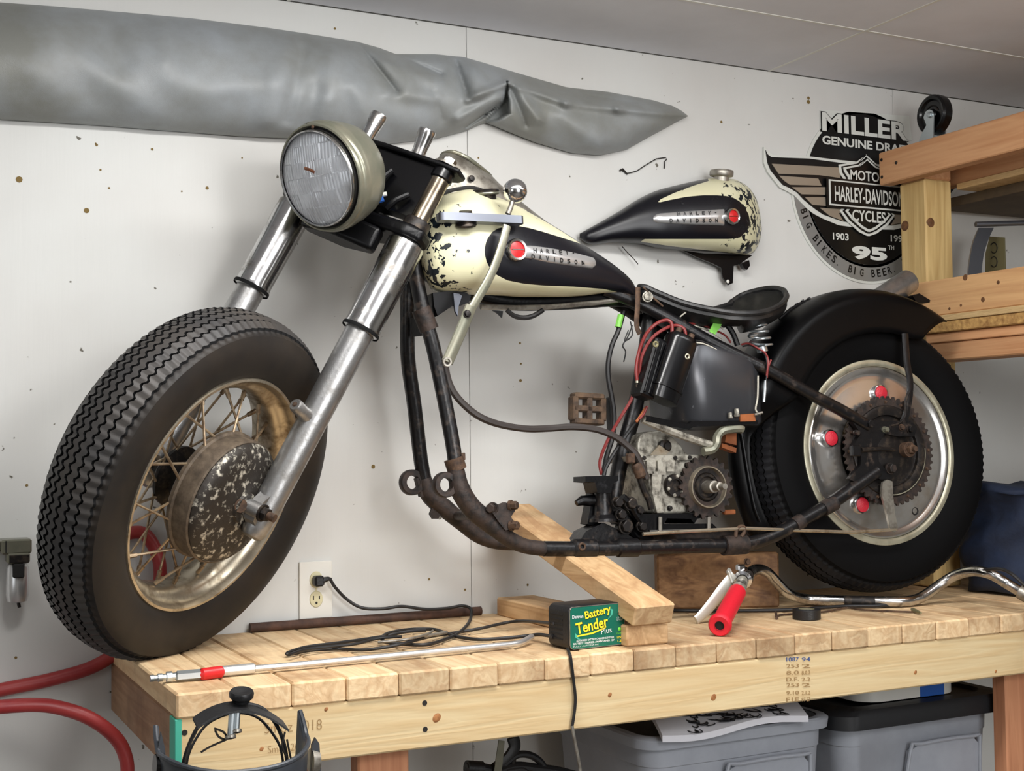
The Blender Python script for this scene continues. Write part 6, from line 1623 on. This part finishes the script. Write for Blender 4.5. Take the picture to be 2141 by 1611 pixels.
# storage totes
def tote(name, x0, x1, y0, y1, zt, zb, label, lid, group=None):
    t = empty(name, ((x0+x1)/2, (y0+y1)/2, zb)); tag(t, label, 'storage tote')
    cx0, cy0 = (x0+x1)/2, (y0+y1)/2
    def ring(z, s, r=.045, grow=0):
        hw, hh = (x1-x0)/2*s+grow, (y1-y0)/2*s+grow
        return [V((cx0+a, cy0+b_, z)) for a, b_ in rrect(hw, hh, r, 6)]
    lv = [ring(zb, .84), ring(zb+.01, .86), ring(zt-.06, .955), ring(zt-.058, .965), ring(zt-.002, .975)]
    inn = [ring(zt-.002, .955), ring(zb+.02, .84)]
    n = len(lv[0]); rows_ = lv+inn
    mb = MB().grid(lambda i, j: rows_[i][j], len(rows_), n, cv=True)
    mb.f.append(tuple(range(n))[::-1]); mb.m.append(0); mb.f.append(tuple((len(rows_)-1)*n+j for j in range(n))); mb.m.append(0)
    mb.build('tub', M['tote'], t, smooth=40)
    r1 = [ring(zt-.022, .975, .05), ring(zt-.022, .975, .05, .012), ring(zt-.004, .975, .05, .014), ring(zt, .975, .05, .010), ring(zt, .955, .045)]
    MB().grid(lambda i, j: r1[i][j], 5, n, cv=True).build('rim', M['tote'], t, smooth=40)
    # raised panel with the handle recess on the front
    fz = lambda z: y0+(y1-y0)*.5*(1-(.86+(.955-.86)*(z-zb-.01)/(zt-.07-zb)))-.003
    xa, xb_ = x0+.30*(x1-x0), x0+.86*(x1-x0)
    zz0, zz1 = zt-.30, zt-.068
    P_ = [(xa, zz0), (xa+.02, zz0+.06), (xa+.045, zz1-.012), (xa+.075, zz1), (xb_-.02, zz1), (xb_, zz1-.02), (xb_, zz0)]
    MB().prism([V((x, fz(z), z)) for x, z in P_], (0, -.010, 0)).build('front_panel', M['tote'], t)
    MB().tube(spline([V((x, fz(z)-.011, z)) for x, z in P_], 3), .004, 8).build('panel_ridge', M['tote'], t)
    if lid:
        L0 = [ring(zt+.001, .985, .05, .016), ring(zt-.016, .985, .05, .022), ring(zt-.018, .985, .05, .028), ring(zt+.010, .985, .05, .028), ring(zt+.020, .985, .05, .020), ring(zt+.022, .94, .05), ring(zt+.014, .92, .05)]
        mb = MB().grid(lambda i, j: L0[i][j], len(L0), n, cv=True); mb.f.append(tuple((len(L0)-1)*n+j for j in range(n))); mb.m.append(0)
        mb.f.append(tuple(range(n))); mb.m.append(0)
        mb.build('lid', M['lid_black'], t, smooth=40)
    return t
t1 = tote('storage_tote', .885, 1.325, .100, .49, -.186, FZ+.319, 'open grey plastic tote under the bench holding a white bag', False)
t2 = tote('storage_tote', 1.365, 1.798, .118, .47, -.205, FZ+.319, 'grey plastic tote with a black lid beside the right bench leg', True)
# low shelf under the bench that carries the totes
us = MB().abox(.70, 2.2, .085, .50, FZ+.30, FZ+.318, .002)
for x in (.72, 2.16):
    us.abox(x, x+.04, .10, .14, FZ, FZ+.30, .002).abox(x, x+.04, .45, .49, FZ, FZ+.30, .002)
tag(us.build('low_shelf', M['ply'], smooth=35), 'low plywood shelf under the bench carrying the grey totes', 'shelf')
# white bag with printed leaf pattern lying over the open tote
bg = empty('white_bag', (1.12, .25, -.19)); tag(bg, 'white plastic bag with black leafy print lying over the open tote', 'bag')
bl = [PZ(1352, 1478, -.150), PZ(1636, 1440, -.150), PZ(1690, 1492, -.168), PZ(1560, 1512, -.176), PZ(1385, 1538, -.176)]
def bagp(i, j):
    u, v = i/24, j/14
    a = bl[0].lerp(bl[1], u); b_ = (bl[4]*(1-u)+bl[2]*u)
    p = a.lerp(b_, v)
    return p+V((0, 0, .006*sin(u*7+v*3)+.012*sin(PI*v)*sin(PI*u)))
mb = MB().grid(bagp, 25, 15); mb.grid(lambda i, j: bagp(i, j)-V((0, 0, .012+.02*sin(PI*i/24)*sin(PI*j/14))), 25, 15)
for i in range(24):
    for j in (0, 14): mb.f.append((i*15+j, (i+1)*15+j, 375+(i+1)*15+j, 375+i*15+j)); mb.m.append(0)
for j in range(14):
    for i in (0, 24): mb.f.append((i*15+j, i*15+j+1, 375+i*15+j+1, 375+i*15+j)); mb.m.append(0)
bag = mb.build('bag_body', M['paper'], bg, smooth=60)
random.seed(11)
for k in range(46):
    u = random.uniform(.18, .80); v = random.uniform(.40, .95)
    c = bagp(u*24, v*14)+V((0, 0, .0012)); a = random.uniform(0, 6.28); r = random.uniform(.012, .024)
    e = V((cos(a), sin(a), 0)); f_ = V((-sin(a), cos(a), 0))
    lf = [c+e*(r*cos(t))+f_*(r*.42*sin(t))*(1 if cos(t) < .6 else .5) for t in [q*.7 for q in range(10)]]
    MB().tube(lf, .0011, 5).build('printed_leaf', M['ink'], bag, smooth=0)
# white panel with blue tape on the black lid
wp = empty('slab', (1.55, .25, -.17)); tag(wp, 'white plastic tray with a band of blue tape lying on the black tote lid', 'slab')
pp = rrect(.135, .15, .05, 6)
MB().prism([V((1.575+x, .285+y, -.1815)) for x, y in pp], (0, 0, .022)).build('board', M['white_plastic'], wp)
MB().abox(1.592, 1.660, .1335, .436, -.182, -.1585, .001).build('tape_band', M['blue_tape'], wp)
# knot of black straps with a steel strip, hanging below the bench
sk_ = empty('strap_bundle', PY(1070, 1640, .30)); tag(sk_, 'tangle of black straps with a steel strip hanging under the bench', 'strap')
Bq = lambda x, y, d=.30: PY(x, y, d)
MB().tube(spline([Bq(1072, 1540), Bq(1076, 1560), Bq(1066, 1580), Bq(1050, 1596), Bq(1030, 1612), Bq(1010, 1650)], 5), .013, 10, sq=.5).build('strap', M['hose_black'], sk_)
MB().tube(spline([Bq(1052, 1600), Bq(1080, 1578), Bq(1108, 1578), Bq(1132, 1594), Bq(1142, 1620), Bq(1130, 1650)], 5), .007, 10).build('strap', M['case_black'], sk_)
MB().tube(spline([Bq(975, 1606), Bq(1000, 1604), Bq(1040, 1610), Bq(1080, 1602), Bq(1120, 1606), Bq(1165, 1612), Bq(1215, 1625)], 5), .010, 10).build('strap', M['case_black'], sk_)
MB().tube(spline([Bq(1056, 1612), Bq(1088, 1608), Bq(1100, 1622), Bq(1080, 1640), Bq(1050, 1645)], 5), .012, 10).build('strap', M['hose_black'], sk_)
MB().tube([Bq(975, 1604), Bq(1008, 1606)], .014, 12).build('strap_buckle', M['case_black'], sk_)
MB().prism([Bq(*q, .285) for q in ((1042, 1546), (1054, 1548), (1050, 1590), (1046, 1620), (1030, 1620), (1036, 1585))], (0, -.003, 0)).build('steel_strip', M['olive_metal'], sk_)
MB().tube([V((sk_.location.x, .30, FZ)), Bq(1072, 1640), Bq(1074, 1536)], .006, 8).build('hook_post', M['dark_metal'], sk_)
